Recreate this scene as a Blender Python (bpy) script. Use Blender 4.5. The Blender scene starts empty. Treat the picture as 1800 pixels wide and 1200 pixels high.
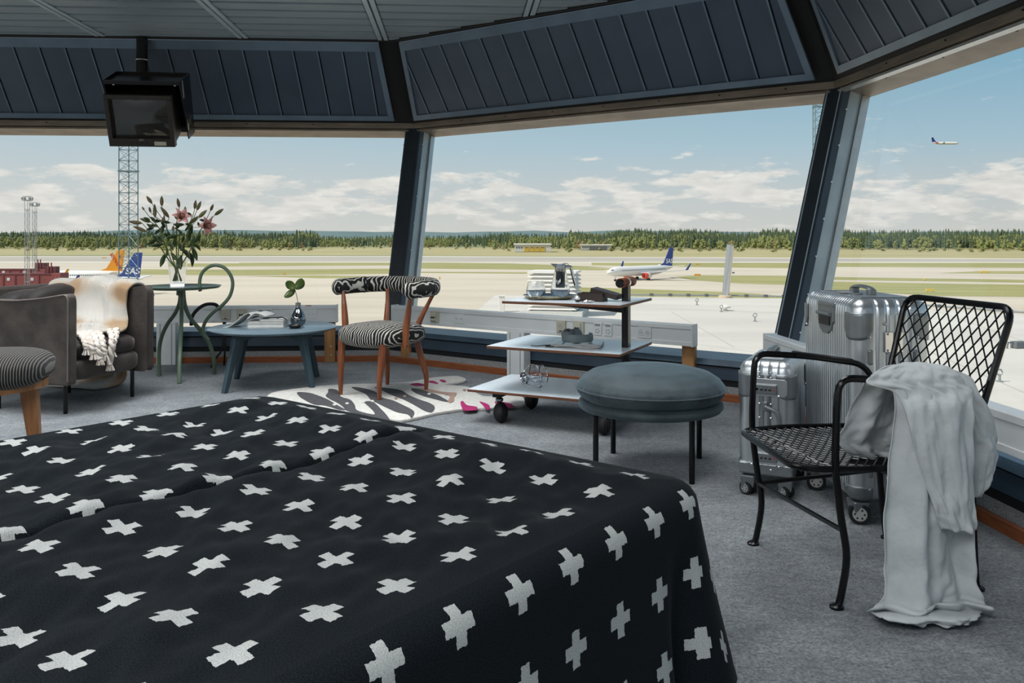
import bpy, bmesh, math, random
from mathutils import Vector, Matrix, noise
import numpy as np
random.seed(7)
PI = math.pi
scn = bpy.context.scene
C = scn.collection
# ------------------------------------------------------------------ camera
CH = 1.05            # eye height above the carpet
F, HX, HY = 1500.0, 900.0, 410.0
cam_d = bpy.data.cameras.new('camera'); cam = bpy.data.objects.new('camera', cam_d); C.objects.link(cam)
cam.location = (0, 0, CH); cam.rotation_euler = (PI/2, 0, 0)
cam_d.sensor_width = 36; cam_d.lens = 36*F/1800; cam_d.shift_y = -(600-HY)/1800
cam_d.clip_start = .02; cam_d.clip_end = 20000
scn.camera = cam
scn.view_settings.view_transform = 'Standard'; scn.view_settings.look = 'None'
scn.view_settings.exposure = 0.0; scn.view_settings.gamma = 1; scn.view_settings.use_curve_mapping = False
# ------------------------------------------------------------------ world
SUN_AZ, SUN_EL = math.radians(-112), math.radians(46)
sun_dir = Vector((math.sin(SUN_AZ)*math.cos(SUN_EL), math.cos(SUN_AZ)*math.cos(SUN_EL), math.sin(SUN_EL)))
W = bpy.data.worlds.new('sky'); scn.world = W; W.use_nodes = True
nt = W.node_tree; N = nt.nodes; L = nt.links; N.clear()
def wn(t, **k):
    n = N.new(t)
    for a, b in k.items(): setattr(n, a, b)
    return n
def wm(op, a, b=None, c=None):
    n = N.new('ShaderNodeMath'); n.operation = op
    for i, v in enumerate((a, b, c)):
        if v is None: continue
        if isinstance(v, (int, float)): n.inputs[i].default_value = v
        else: L.new(v, n.inputs[i])
    return n.outputs[0]
tc = wn('ShaderNodeTexCoord'); sx = wn('ShaderNodeSeparateXYZ'); L.new(tc.outputs['Generated'], sx.inputs[0])
rp = wn('ShaderNodeValToRGB'); L.new(sx.outputs['Z'], rp.inputs[0])
cr = rp.color_ramp
cr.elements[0].position = 0.0; cr.elements[0].color = (.62, .62, .59, 1)
cr.elements[1].position = 1.0; cr.elements[1].color = (.12, .26, .44, 1)
for p, c in ((.05, (.53, .59, .61)), (.10, (.37, .54, .645)), (.18, (.20, .42, .575)), (.30, (.17, .345, .52)), (.5, (.14, .30, .48))):
    e = cr.elements.new(p); e.color = (*c, 1)
# paler towards the sun's side
dt = wn('ShaderNodeVectorMath', operation='DOT_PRODUCT'); L.new(tc.outputs['Generated'], dt.inputs[0]); dt.inputs[1].default_value = sun_dir
glow = wn('ShaderNodeMapRange'); L.new(dt.outputs['Value'], glow.inputs[0])
glow.inputs[1].default_value = -.6; glow.inputs[2].default_value = .7; glow.inputs[3].default_value = 0; glow.inputs[4].default_value = .55
mg = wn('ShaderNodeMixRGB'); L.new(glow.outputs[0], mg.inputs[0]); L.new(rp.outputs[0], mg.inputs[1]); mg.inputs[2].default_value = (.74, .74, .70, 1)
# cumulus rows near the horizon
mp = wn('ShaderNodeMapping'); L.new(tc.outputs['Generated'], mp.inputs[0]); mp.inputs['Scale'].default_value = (17, 17, 66)
nz = wn('ShaderNodeTexNoise'); L.new(mp.outputs[0], nz.inputs['Vector']); nz.inputs['Scale'].default_value = 1.0; nz.inputs['Detail'].default_value = 9; nz.inputs['Roughness'].default_value = .58
band = wn('ShaderNodeValToRGB'); L.new(sx.outputs['Z'], band.inputs[0])
bb = band.color_ramp; bb.elements[0].position = 0.0; bb.elements[0].color = (.52,)*3+(1,)
bb.elements[1].position = .5; bb.elements[1].color = (.42,)*3+(1,)
for p, v in ((.02, .60), (.045, .66), (.062, .61), (.077, .47), (.105, .41)):
    e = bb.elements.new(p); e.color = (v, v, v, 1)
cl = wm('ADD', nz.outputs['Fac'], band.outputs[0])
cm = wn('ShaderNodeMapRange'); L.new(cl, cm.inputs[0]); cm.inputs[1].default_value = 1.07; cm.inputs[2].default_value = 1.17; cm.inputs[4].default_value = .9
n2 = wn('ShaderNodeTexNoise'); L.new(mp.outputs[0], n2.inputs['Vector']); n2.inputs['Scale'].default_value = 2.3; n2.inputs['Detail'].default_value = 5
cc = wn('ShaderNodeMixRGB'); L.new(n2.outputs['Fac'], cc.inputs[0]); cc.inputs[1].default_value = (.56, .55, .54, 1); cc.inputs[2].default_value = (1.02, .98, .91, 1)
mc = wn('ShaderNodeMixRGB'); L.new(cm.outputs[0], mc.inputs[0]); L.new(mg.outputs[0], mc.inputs[1]); L.new(cc.outputs[0], mc.inputs[2])
# below the horizon: the ground's own colour
bl = wm('GREATER_THAN', sx.outputs['Z'], -0.002)
mb = wn('ShaderNodeMixRGB'); L.new(bl, mb.inputs[0]); mb.inputs[1].default_value = (.40, .37, .29, 1); L.new(mc.outputs[0], mb.inputs[2])
bg = wn('ShaderNodeBackground'); L.new(mb.outputs[0], bg.inputs[0]); bg.inputs[1].default_value = 1.0
wo = wn('ShaderNodeOutputWorld'); L.new(bg.outputs[0], wo.inputs[0])
# ------------------------------------------------------------------ sun
sd = bpy.data.lights.new('sun', 'SUN'); so = bpy.data.objects.new('sun', sd); C.objects.link(so)
sd.energy = 4.6; sd.angle = math.radians(.6); sd.color = (1, .93, .82)
so.rotation_euler = sun_dir.to_track_quat('Z', 'Y').to_euler(); so.location = (-60, -40, 80)
# ------------------------------------------------------------------ added fill lights out of view (their frames are built with the ceiling)
FILLS = [(-.55, -.35, 1.2, 46, 170), (-2.3, -.85, 1.3, 46, 170), (-4.1, -.3, 1.3, 46, 170), (-5.2, 1.6, 1.2, 46, 170),      # added fill behind the camera
         (-2.5, 4.75, 1.3, 19, 95), (-.5, 4.55, 1.2, 17, 95), (.75, 3.1, 1.1, 9, 95), (-1.4, 2.6, 1.3, 11, 95), (-4.3, 3.6, 1.2, 18, 95)]   # added narrow-beam fill, kept out of the window reflections
for (x, y, s, w_, sprd) in FILLS:
    ld = bpy.data.lights.new('added_fill_light', 'AREA'); lo = bpy.data.objects.new('added_fill_light', ld); C.objects.link(lo)  # invented source, brightens the room beyond its daylight
    ld.shape = 'SQUARE'; ld.size = s; ld.energy = w_*s*s; ld.color = (.95, .98, 1.0); ld.spread = math.radians(sprd); lo.location = (x, y, 2.585)

# ================================================================== helpers
def gp(px, py, z=0.0):
    d = F*(CH-z)/(py-HY); return Vector(((px-HX)*d/F, d, z))
def at(px, py, d): return Vector(((px-HX)*d/F, d, CH-(py-HY)*d/F))
MATS = {}
def mat(name, col, rough=.6, metal=0, col2=None, nscale=20, ndetail=3, bump=0, bscale=80, spec=.5, coat=0, sheen=0, trans=0, ior=1.45, emit=None, estr=0, stretch=None, alpha=1):
    if name in MATS: return MATS[name]
    m = bpy.data.materials.new(name); m.use_nodes = True; MATS[name] = m
    t = m.node_tree; b = t.nodes['Principled BSDF']
    b.inputs['Base Color'].default_value = (*col, 1); b.inputs['Roughness'].default_value = rough; b.inputs['Metallic'].default_value = metal
    b.inputs['Specular IOR Level'].default_value = spec; b.inputs['Coat Weight'].default_value = coat
    b.inputs['Sheen Weight'].default_value = sheen; b.inputs['Sheen Roughness'].default_value = .4; mxc = max(max(col), .01); b.inputs['Sheen Tint'].default_value = (col[0]/mxc, col[1]/mxc, col[2]/mxc, 1)
    b.inputs['Transmission Weight'].default_value = trans; b.inputs['IOR'].default_value = ior
    if emit: b.inputs['Emission Color'].default_value = (*emit, 1); b.inputs['Emission Strength'].default_value = estr
    tcn = t.nodes.new('ShaderNodeTexCoord'); src = tcn.outputs['Object']
    if stretch:
        mpn = t.nodes.new('ShaderNodeMapping'); mpn.inputs['Scale'].default_value = stretch; t.links.new(src, mpn.inputs[0]); src = mpn.outputs[0]
    if col2 is None: col2 = tuple(c*.9 for c in col)
    nn = t.nodes.new('ShaderNodeTexNoise'); nn.inputs['Scale'].default_value = nscale; nn.inputs['Detail'].default_value = ndetail
    t.links.new(src, nn.inputs['Vector'])
    r = t.nodes.new('ShaderNodeValToRGB'); r.color_ramp.elements[0].position = .35; r.color_ramp.elements[1].position = .65
    r.color_ramp.elements[0].color = (*col2, 1); r.color_ramp.elements[1].color = (*col, 1)
    t.links.new(nn.outputs['Fac'], r.inputs[0]); t.links.new(r.outputs[0], b.inputs['Base Color'])
    if bump:
        n3 = t.nodes.new('ShaderNodeTexNoise'); n3.inputs['Scale'].default_value = bscale; n3.inputs['Detail'].default_value = 4
        t.links.new(src, n3.inputs['Vector'])
        bu = t.nodes.new('ShaderNodeBump'); bu.inputs['Strength'].default_value = bump; bu.inputs['Distance'].default_value = .01
        t.links.new(n3.outputs['Fac'], bu.inputs['Height']); t.links.new(bu.outputs[0], b.inputs['Normal'])
    return m
def glassy(name, tint=(1, 1, 1), gloss=.06, rough=0.0, extra=None):
    """thin pane: lets light straight through, mirrors a little more at grazing angles"""
    if name in MATS: return MATS[name]
    m = bpy.data.materials.new(name); m.use_nodes = True; MATS[name] = m
    t = m.node_tree; t.nodes.clear()
    o = t.nodes.new('ShaderNodeOutputMaterial'); mx = t.nodes.new('ShaderNodeMixShader')
    tr = t.nodes.new('ShaderNodeBsdfTransparent'); tr.inputs[0].default_value = (*tint, 1)
    g = t.nodes.new('ShaderNodeBsdfGlossy'); g.inputs['Roughness'].default_value = rough; g.inputs[0].default_value = (.9, .95, 1, 1)
    fr = t.nodes.new('ShaderNodeLayerWeight'); fr.inputs[0].default_value = .25
    ma = t.nodes.new('ShaderNodeMath'); ma.operation = 'MULTIPLY_ADD'; ma.inputs[1].default_value = .5; ma.inputs[2].default_value = gloss
    t.links.new(fr.outputs['Fresnel'], ma.inputs[0]); ma.use_clamp = True
    t.links.new(ma.outputs[0], mx.inputs[0]); t.links.new(tr.outputs[0], mx.inputs[1]); t.links.new(g.outputs[0], mx.inputs[2]); t.links.new(mx.outputs[0], o.inputs[0])
    return m
class MB:
    def __init__(s): s.v = []; s.f = []; s.mi = []; s.cur = 0
    def _add(s, vs, fs):
        o = len(s.v); s.v += [tuple(p) for p in vs]; s.f += [tuple(i+o for i in f) for f in fs]; s.mi += [s.cur]*len(fs); return s
    def box(s, c, d, M=None):
        vs = [Vector((c[0]+sx*d[0]/2, c[1]+sy*d[1]/2, c[2]+sz*d[2]/2)) for sz in (-1, 1) for sy in (-1, 1) for sx in (-1, 1)]
        if M is not None: vs = [M @ p for p in vs]
        return s._add(vs, [(0, 2, 3, 1), (4, 5, 7, 6), (0, 1, 5, 4), (2, 6, 7, 3), (0, 4, 6, 2), (1, 3, 7, 5)])
    def hexa(s, a, b):   # two quads, bottom and top
        return s._add(list(a)+list(b), [(3, 2, 1, 0), (4, 5, 6, 7), (0, 1, 5, 4), (1, 2, 6, 5), (2, 3, 7, 6), (3, 0, 4, 7)])
    def prism(s, poly, off):   # poly of 3D points, off vector
        n = len(poly); off = Vector(off); P = [Vector(p) for p in poly]
        return s._add(P+[p+off for p in P], [tuple(range(n))[::-1], tuple(range(n, 2*n))]+[(i, (i+1) % n, n+(i+1) % n, n+i) for i in range(n)])
    def tube(s, path, r, n=10, closed=False, cap=True, flat=None):
        P = [Vector(p) for p in path]; m = len(P); R = r if isinstance(r, (list, tuple)) else [r]*m
        T = []
        for i in range(m):
            if closed: t = P[(i+1) % m]-P[i-1]
            else: t = P[min(i+1, m-1)]-P[max(i-1, 0)]
            T.append(t.normalized() if t.length > 1e-9 else Vector((0, 0, 1)))
        up = Vector((0, 0, 1)) if abs(T[0].z) < .9 else Vector((1, 0, 0))
        nr = (up-T[0]*up.dot(T[0])).normalized(); vs = []
        for i in range(m):
            nr = nr-T[i]*nr.dot(T[i])
            nr = nr.normalized() if nr.length > 1e-6 else T[i].orthogonal().normalized()
            bi = T[i].cross(nr)
            for k in range(n):
                a = 2*PI*k/n; e = (flat or (1, 1))
                vs.append(P[i]+(nr*math.cos(a)*e[0]+bi*math.sin(a)*e[1])*R[i])
        fs = []
        for i in range(m if closed else m-1):
            j = (i+1) % m
            for k in range(n): fs.append((i*n+k, i*n+(k+1) % n, j*n+(k+1) % n, j*n+k))
        if cap and not closed: fs += [tuple(range(n))[::-1], tuple(range((m-1)*n, m*n))]
        return s._add(vs, fs)
    def lathe(s, prof, n=24, M=None, cap=True, sweep=1.0):
        vs = []; fs = []; m = len(prof)
        for (r, z) in prof:
            for k in range(n):
                a = 2*PI*k/n; p = Vector((r*math.cos(a), r*math.sin(a), z)); vs.append(M @ p if M is not None else p)
        for i in range(m-1):
            for k in range(n): fs.append((i*n+k, i*n+(k+1) % n, (i+1)*n+(k+1) % n, (i+1)*n+k))
        if cap: fs += [tuple(range(n))[::-1], tuple(range((m-1)*n, m*n))]
        return s._add(vs, fs)
    def grid(s, fn, nu, nv, cu=False):
        vs = [fn(i/(nu if cu else nu-1), j/(nv-1)) for j in range(nv) for i in range(nu)]
        fs = [(j*nu+i, j*nu+(i+1) % nu, (j+1)*nu+(i+1) % nu, (j+1)*nu+i) for j in range(nv-1) for i in range(nu if cu else nu-1)]
        return s._add(vs, fs)
    def build(s, name, m, parent=None, smooth=None, bevel=0, bseg=2, solid=0, sub=0, angle=35, loc=None):
        me = bpy.data.meshes.new(name); me.from_pydata(s.v, [], s.f); me.validate(); 
        ms = m if isinstance(m, (list, tuple)) else [m]
        for x in ms: me.materials.append(x)
        if len(ms) > 1:
            for p, i in zip(me.polygons, s.mi): p.material_index = i
        if smooth is None: smooth = True
        if smooth:
            me.shade_smooth()
            if angle < 180: me.set_sharp_from_angle(angle=math.radians(angle))
        o = bpy.data.objects.new(name, me); C.objects.link(o)
        if parent is not None: o.parent = parent
        if loc is not None: o.location = loc
        if solid:
            md = o.modifiers.new('solid', 'SOLIDIFY'); md.thickness = solid; md.offset = 0
        if bevel:
            md = o.modifiers.new('bevel', 'BEVEL'); md.width = bevel; md.segments = bseg; md.limit_method = 'ANGLE'; md.angle_limit = math.radians(40)
            md.harden_normals = False
        if sub:
            md = o.modifiers.new('sub', 'SUBSURF'); md.levels = sub; md.render_levels = sub
        return o
def tag(o, label=None, cat=None, group=None, kind=None):
    if label: o['label'] = label
    if cat: o['category'] = cat
    if group: o['group'] = group
    if kind: o['kind'] = kind
    return o
def empty(name, loc=(0, 0, 0), rz=0, label=None, cat=None, group=None, kind=None, rot=None, scale=None):
    o = bpy.data.objects.new(name, None); C.objects.link(o); o.location = loc; o.rotation_euler = rot or (0, 0, rz); o.empty_display_size = .1
    if scale: o.scale = (scale,)*3
    return tag(o, label, cat, group, kind)
def copy_tree(o, parent=None):
    c = o.copy(); C.objects.link(c); c.parent = parent
    for ch in list(o.children): copy_tree(ch, c)
    return c
def inst(o, parent, loc=None, rot=None, scale=None):
    c = o.copy(); C.objects.link(c); c.parent = parent
    if loc is not None: c.location = loc
    if rot is not None: c.rotation_euler = rot
    if scale is not None: c.scale = scale
    return c
def smoothpath(pts, k=6, closed=False):
    P = [Vector(p) for p in pts]; n = len(P); out = []
    for i in range(n if closed else n-1):
        p0 = P[i-1] if (closed or i > 0) else P[0]*2-P[1]
        p1 = P[i]; p2 = P[(i+1) % n]; p3 = P[(i+2) % n] if (closed or i+2 < n) else P[n-1]*2-P[n-2]
        for j in range(k):
            t = j/k
            out.append(.5*((2*p1)+(p2-p0)*t+(2*p0-5*p1+4*p2-p3)*t*t+(3*p1-p0-3*p2+p3)*t**3))
    if not closed: out.append(P[-1])
    return out
def roundpoly(corners, r, k=5, closed=False):
    """polyline with its corners rounded by radius r"""
    P = [Vector(p) for p in corners]; n = len(P); out = []
    for i in range(n):
        if not closed and i in (0, n-1): out.append(P[i]); continue
        a, b, c = P[i-1], P[i], P[(i+1) % n]
        d1 = (a-b); d2 = (c-b); rr = min(r, d1.length*.48, d2.length*.48)
        s, e = b+d1.normalized()*rr, b+d2.normalized()*rr
        for j in range(k+1):
            t = j/k; out.append(s*(1-t)**2+b*2*t*(1-t)+e*t*t)
    return out
def clip(poly, q):
    """clip 2D polygon by convex polygon q (either winding)"""
    ar = sum(q[i][0]*q[(i+1) % len(q)][1]-q[(i+1) % len(q)][0]*q[i][1] for i in range(len(q)))
    if ar < 0: q = q[::-1]
    out = list(poly)
    for i in range(len(q)):
        a, b = q[i], q[(i+1) % len(q)]; inp = out; out = []
        sd_ = lambda p: (b[0]-a[0])*(p[1]-a[1])-(b[1]-a[1])*(p[0]-a[0])
        for j in range(len(inp)):
            p, r = inp[j-1], inp[j]; sp, sr = sd_(p), sd_(r)
            if (sp >= 0) != (sr >= 0):
                t = sp/(sp-sr); out.append((p[0]+(r[0]-p[0])*t, p[1]+(r[1]-p[1])*t))
            if sr >= 0: out.append(r)
        if len(out) < 3: return []
    return out
def text_mesh(name, s, size, m, parent, M, depth=.0, align='CENTER', shear=0, bold=0):
    cu = bpy.data.curves.new(name, 'FONT'); cu.body = s; cu.size = size; cu.align_x = align; cu.align_y = 'CENTER'; cu.extrude = depth; cu.shear = shear; cu.offset = bold
    to = bpy.data.objects.new(name+'_tmp', cu); C.objects.link(to)
    dg = bpy.context.evaluated_depsgraph_get(); dg.update()
    me = bpy.data.meshes.new_from_object(to.evaluated_get(dg)); bpy.data.objects.remove(to)
    me.materials.clear(); me.materials.append(m); me.name = name
    o = bpy.data.objects.new(name, me); C.objects.link(o); o.parent = parent; o.matrix_local = M
    return o
def frameM(o, x, y):
    x = Vector(x).normalized(); y = Vector(y); z = x.cross(y).normalized(); y = z.cross(x)
    return Matrix(((x.x, y.x, z.x, o[0]), (x.y, y.y, z.y, o[1]), (x.z, y.z, z.z, o[2]), (0, 0, 0, 1)))
# ================================================================== materials of the room
m_base = mat('baseboard_wood', (.36, .115, .04), .45, col2=(.26, .075, .028), nscale=8, stretch=(1, 1, 12))
m_terr = mat('terrazzo', (.42, .42, .42), .6, col2=(.20, .20, .20), nscale=160, ndetail=2)
m_black = mat('black_gap', (.008, .009, .011), .7)
m_sill = mat('blue_painted_steel', (.075, .125, .175), .38, col2=(.055, .095, .14), nscale=9)
m_sill2 = mat('dark_blue_steel', (.035, .06, .09), .45, col2=(.025, .045, .07), nscale=6)
m_post = mat('post_dark_steel', (.020, .030, .042), .38, col2=(.014, .022, .032), nscale=6)
m_alu = mat('reveal_aluminium', (.40, .49, .54), .38, .25, col2=(.32, .40, .45), nscale=4)
m_bead = mat('glazing_bead', (.52, .54, .54), .3, .7)
m_head = mat('header_aluminium', (.235, .20, .16), .42, .45, col2=(.17, .145, .12), nscale=5, stretch=(1, 1, 6))
m_panel = mat('ceiling_panel_metal', (.062, .092, .135), .40, .25, col2=(.050, .076, .115), nscale=3, bump=.25, bscale=500)
m_pframe = mat('ceiling_frame_metal', (.14, .20, .27), .36, .3, col2=(.115, .165, .225), nscale=5)
m_plank = mat('ceiling_plank_metal', (.31, .38, .44), .36, .35, col2=(.26, .325, .38), nscale=2, stretch=(1, 6, 1))
m_glass = glassy('window_glass', (.97, .985, .98), .018)
m_white = mat('white_powder_coat', (.78, .80, .80), .45, col2=(.73, .75, .75), nscale=5)
m_cream = mat('cream_plastic', (.55, .53, .43), .5)
m_pine = mat('pine_wood', (.50, .26, .10), .5, col2=(.36, .17, .06), nscale=6, stretch=(6, 6, .6))
m_screw = mat('screw_steel', (.7, .7, .7), .3, .9)
m_blackm = mat('black_metal', (.004, .004, .0045), .22, 0, col2=(.003, .003, .0035), nscale=5, spec=.4)
m_blackp = mat('black_plastic', (.014, .013, .012), .45)
m_rubber = mat('black_rubber', (.012, .012, .013), .6)
m_red = mat('red_sticker', (.55, .02, .02), .5)
# ================================================================== plan of the cab (clockwise)
PTS = [Vector(p) for p in ((-4.95, 6.763), (-1.015, 7.016), (1.58, 5.17), (1.86, 1.18), (-.45, -1.55), (-3.7, -1.9), (-6.5, .6), (-6.75, 4.4))]
NW = len(PTS)
DIR = [(PTS[(i+1) % NW]-PTS[i]).normalized() for i in range(NW)]
NOR = [Vector((-d.y, d.x)) for d in DIR]
LEN = [(PTS[(i+1) % NW]-PTS[i]).length for i in range(NW)]
MIT = [(NOR[i-1]+NOR[i])/(1+NOR[i-1].dot(NOR[i])) for i in range(NW)]
def cn(i, n, z):    # mitred corner i pushed outward by n
    p = PTS[i % NW]+MIT[i % NW]*n; return Vector((p.x, p.y, z))
def wp(i, u, n, z): p = PTS[i]+DIR[i]*u+NOR[i]*n; return Vector((p.x, p.y, z))
def sweep(mb, i, prof, closed=False):
    vs = [cn(i, n, z) for n, z in prof]+[cn(i+1, n, z) for n, z in prof]; k = len(prof)
    fs = [(j, (j+1) % k, k+(j+1) % k, k+j) for j in range(k if closed else k-1)]
    if closed: fs += [tuple(range(k))[::-1], tuple(range(k, 2*k))]
    return mb._add(vs, fs)
def nin(z): return .03+.268*(z-.25)
SIDE = ['left', 'middle', 'right', 'near', 'back_right', 'back', 'back_left', 'far_left']
# floor: plush grey carpet
def carpet():
    m = bpy.data.materials.new('carpet'); m.use_nodes = True; t = m.node_tree; b = t.nodes['Principled BSDF']
    b.inputs['Roughness'].default_value = .95; b.inputs['Specular IOR Level'].default_value = .1; b.inputs['Sheen Weight'].default_value = .25
    tcn = t.nodes.new('ShaderNodeTexCoord')
    def nz(sc, det, st=(1, 1, 1), rough=.55):
        mpn = t.nodes.new('ShaderNodeMapping'); mpn.inputs['Scale'].default_value = st; t.links.new(tcn.outputs['Object'], mpn.inputs[0])
        n = t.nodes.new('ShaderNodeTexNoise'); n.inputs['Scale'].default_value = sc; n.inputs['Detail'].default_value = det; n.inputs['Roughness'].default_value = rough; t.links.new(mpn.outputs[0], n.inputs['Vector']); return n.outputs['Fac']
    a = nz(4.5, 6, (1, 1.3, 1), .62); c = nz(115, 3, (1, 1, 1), .7); e = nz(40, 5, (.9, 1.1, 1), .7)
    def ramp(f, p0, c0, p1, c1):
        r = t.nodes.new('ShaderNodeValToRGB'); r.color_ramp.elements[0].position = p0; r.color_ramp.elements[1].position = p1
        r.color_ramp.elements[0].color = (*c0, 1); r.color_ramp.elements[1].color = (*c1, 1); t.links.new(f, r.inputs[0]); return r.outputs[0]
    r1 = ramp(a, .33, (.185, .205, .222), .68, (.335, .36, .375))
    r2 = ramp(e, .36, (.60, .60, .61), .60, (1.05, 1.05, 1.05)); r3 = ramp(c, .32, (.36,)*3, .66, (1.3,)*3)
    x = t.nodes.new('ShaderNodeMixRGB'); x.blend_type = 'MULTIPLY'; x.inputs[0].default_value = 1; t.links.new(r1, x.inputs[1]); t.links.new(r2, x.inputs[2])
    y = t.nodes.new('ShaderNodeMixRGB'); y.blend_type = 'MULTIPLY'; y.inputs[0].default_value = 1; t.links.new(x.outputs[0], y.inputs[1]); t.links.new(r3, y.inputs[2])
    t.links.new(y.outputs[0], b.inputs['Base Color'])
    ad = t.nodes.new('ShaderNodeMath'); ad.operation = 'MULTIPLY_ADD'; ad.inputs[1].default_value = .5; t.links.new(c, ad.inputs[0]); t.links.new(e, ad.inputs[2])
    bu = t.nodes.new('ShaderNodeBump'); bu.inputs['Strength'].default_value = .9; bu.inputs['Distance'].default_value = .02; t.links.new(ad.outputs[0], bu.inputs['Height']); t.links.new(bu.outputs[0], b.inputs['Normal'])
    return m
fl = MB().prism([cn(i, .02, -.08) for i in range(NW)][::-1], (0, 0, .08)).build('floor', carpet(), smooth=False)
tag(fl, 'plush grey-blue carpet with brushed pile covering the whole cab floor', 'floor', kind='structure')
# walls: terrazzo upstand, sills
for i in range(NW):
    solid = i in (6,)
    w = sweep(MB(), i, [(-.002, -.06), (-.002, .088), (.05, .09), (.05, -.06)], True).build('wall_'+SIDE[i], m_terr, smooth=False)
    tag(w, 'speckled grey terrazzo upstand at the foot of the %s window wall' % SIDE[i].replace('_', ' '), 'wall', kind='structure')
    sweep(MB(), i, [(.022, .088), (.022, .132), (.2, .132), (.2, .088)], True).build('kick_strip', m_black, w, smooth=False)
    sweep(MB(), i, [(.012, .130), (.026, .203), (.2, .203), (.2, .13)], True).build('sill_plate', m_sill2, w, smooth=False)
    sweep(MB(), i, [(.03, .203), (.03, .218), (.2, .218), (.2, .203)], True).build('sill_gap', m_black, w, smooth=False)
    sweep(MB(), i, [(.008, .216), (.026, .252), (.30, .262), (.30, .216)], True).build('window_sill', m_sill, w, smooth=False)
    b = sweep(MB(), i, [(-.017, 0), (-.017, .044), (-.012, .049), (-.003, .049), (-.003, 0)], True).build('baseboard_'+SIDE[i], m_base, smooth=False)
    tag(b, 'reddish brown wooden baseboard along the %s window wall' % SIDE[i].replace('_', ' '), 'baseboard', kind='structure')
    # window: pane, header soffit, fascia, beads
    win = empty('window_%d' % (i+1), wp(i, LEN[i]/2, .03, .26), kind='structure')
    tag(win, 'outward leaning full width cab window of the %s wall' % SIDE[i].replace('_', ' '), 'window')
    inv = Matrix.Translation(-Vector(win.location))
    def wb(mb, name, m, **k):
        mb.v = [tuple(inv @ Vector(p)) for p in mb.v]; return mb.build(name, m, win, **k)
    g0, g1 = nin(.262)+.2, nin(1.90)+.2
    e = .115   # glass ends beside the posts
    def gl(u, n, z): return wp(i, u, n, z)
    def ue(n, side):   # u coordinate of the mitred corner at offset n
        q = (PTS[i]+MIT[i]*n) if side == 0 else (PTS[(i+1) % NW]+MIT[(i+1) % NW]*n)
        return (q-PTS[i]).dot(DIR[i])
    q0a, q0b, q1a, q1b = ue(g0, 0)+e, ue(g0, 1)-e, ue(g1, 0)+e, ue(g1, 1)-e
    pane = MB()._add([gl(q0a, g0, .255), gl(q0b, g0, .255), gl(q1b, g1, 1.912), gl(q1a, g1, 1.912)], [(0, 1, 2, 3)])
    wb(pane, 'pane', m_glass, smooth=False)
    for (ua, ub) in ((q0a, q1a), (q0b, q1b)):     # beads up the sides of the pane
        sgn = 1 if ua == q0a else -1
        bd = MB().hexa([gl(ua-.012*sgn, g0-.02, .255), gl(ua+.022*sgn, g0-.02, .255), gl(ua+.022*sgn, g0+.03, .255), gl(ua-.012*sgn, g0+.03, .255)],
                       [gl(ub-.012*sgn, g1-.02, 1.92), gl(ub+.022*sgn, g1-.02, 1.92), gl(ub+.022*sgn, g1+.03, 1.92), gl(ub-.012*sgn, g1+.03, 1.92)])
        wb(bd, 'glazing_bead', m_bead, smooth=False)
        # reveal plate between post and glass
        pa, pb = ue(nin(.25)+.02, 0 if sgn > 0 else 1)+.06*sgn, ue(nin(1.98)+.02, 0 if sgn > 0 else 1)+.06*sgn
        rv = MB().hexa([gl(pa, nin(.25)+.02, .25), gl(ua, g0, .25), gl(ua-.03*sgn, g0, .25), gl(pa-.03*sgn, nin(.25)+.02, .25)],
                       [gl(pb, nin(1.98)+.02, 1.98), gl(ub, g1, 1.98), gl(ub-.03*sgn, g1, 1.98), gl(pb-.03*sgn, nin(1.98)+.02, 1.98)])
        wb(rv, 'reveal_plate', m_alu, smooth=False)
    hb = sweep(MB(), i, [(.515, 1.965), (g1+.03, 1.912), (g1+.03, 1.95), (.53, 2.0)], True); wb(hb, 'header_soffit', m_head, smooth=False)
    hb = sweep(MB(), i, [(.485, 1.972), (.485, 2.018), (.53, 2.03), (.53, 1.972)], True); wb(hb, 'header_fascia', m_head, smooth=False)
    hb = sweep(MB(), i, [(.50, 1.948), (.50, 1.962), (.535, 1.962), (.535, 1.940)], True); wb(hb, 'blind_track', m_bead if i == 2 else m_head, smooth=False)
    hb = sweep(MB(), i, [(.51, 2.0), (.51, 2.10), (.60, 2.10), (.60, 2.0)], True); wb(hb, 'header_gap', m_black, smooth=False)
    # screws and drilled holes in the header
    if i < 3:
        for k in range(7):
            u = LEN[i]*(k+.5)/7; p = gl(u, .56, 1.9495)
            wb(MB().lathe([(.006, -.004), (.006, .002)], 8, Matrix.Translation(p)), 'screw', m_black)
            p = gl(u+.15, .484, 2.0); Mx = Matrix.Translation(p)
            wb(MB().box(p, (.008, .008, .008)), 'screw', m_black)
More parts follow.
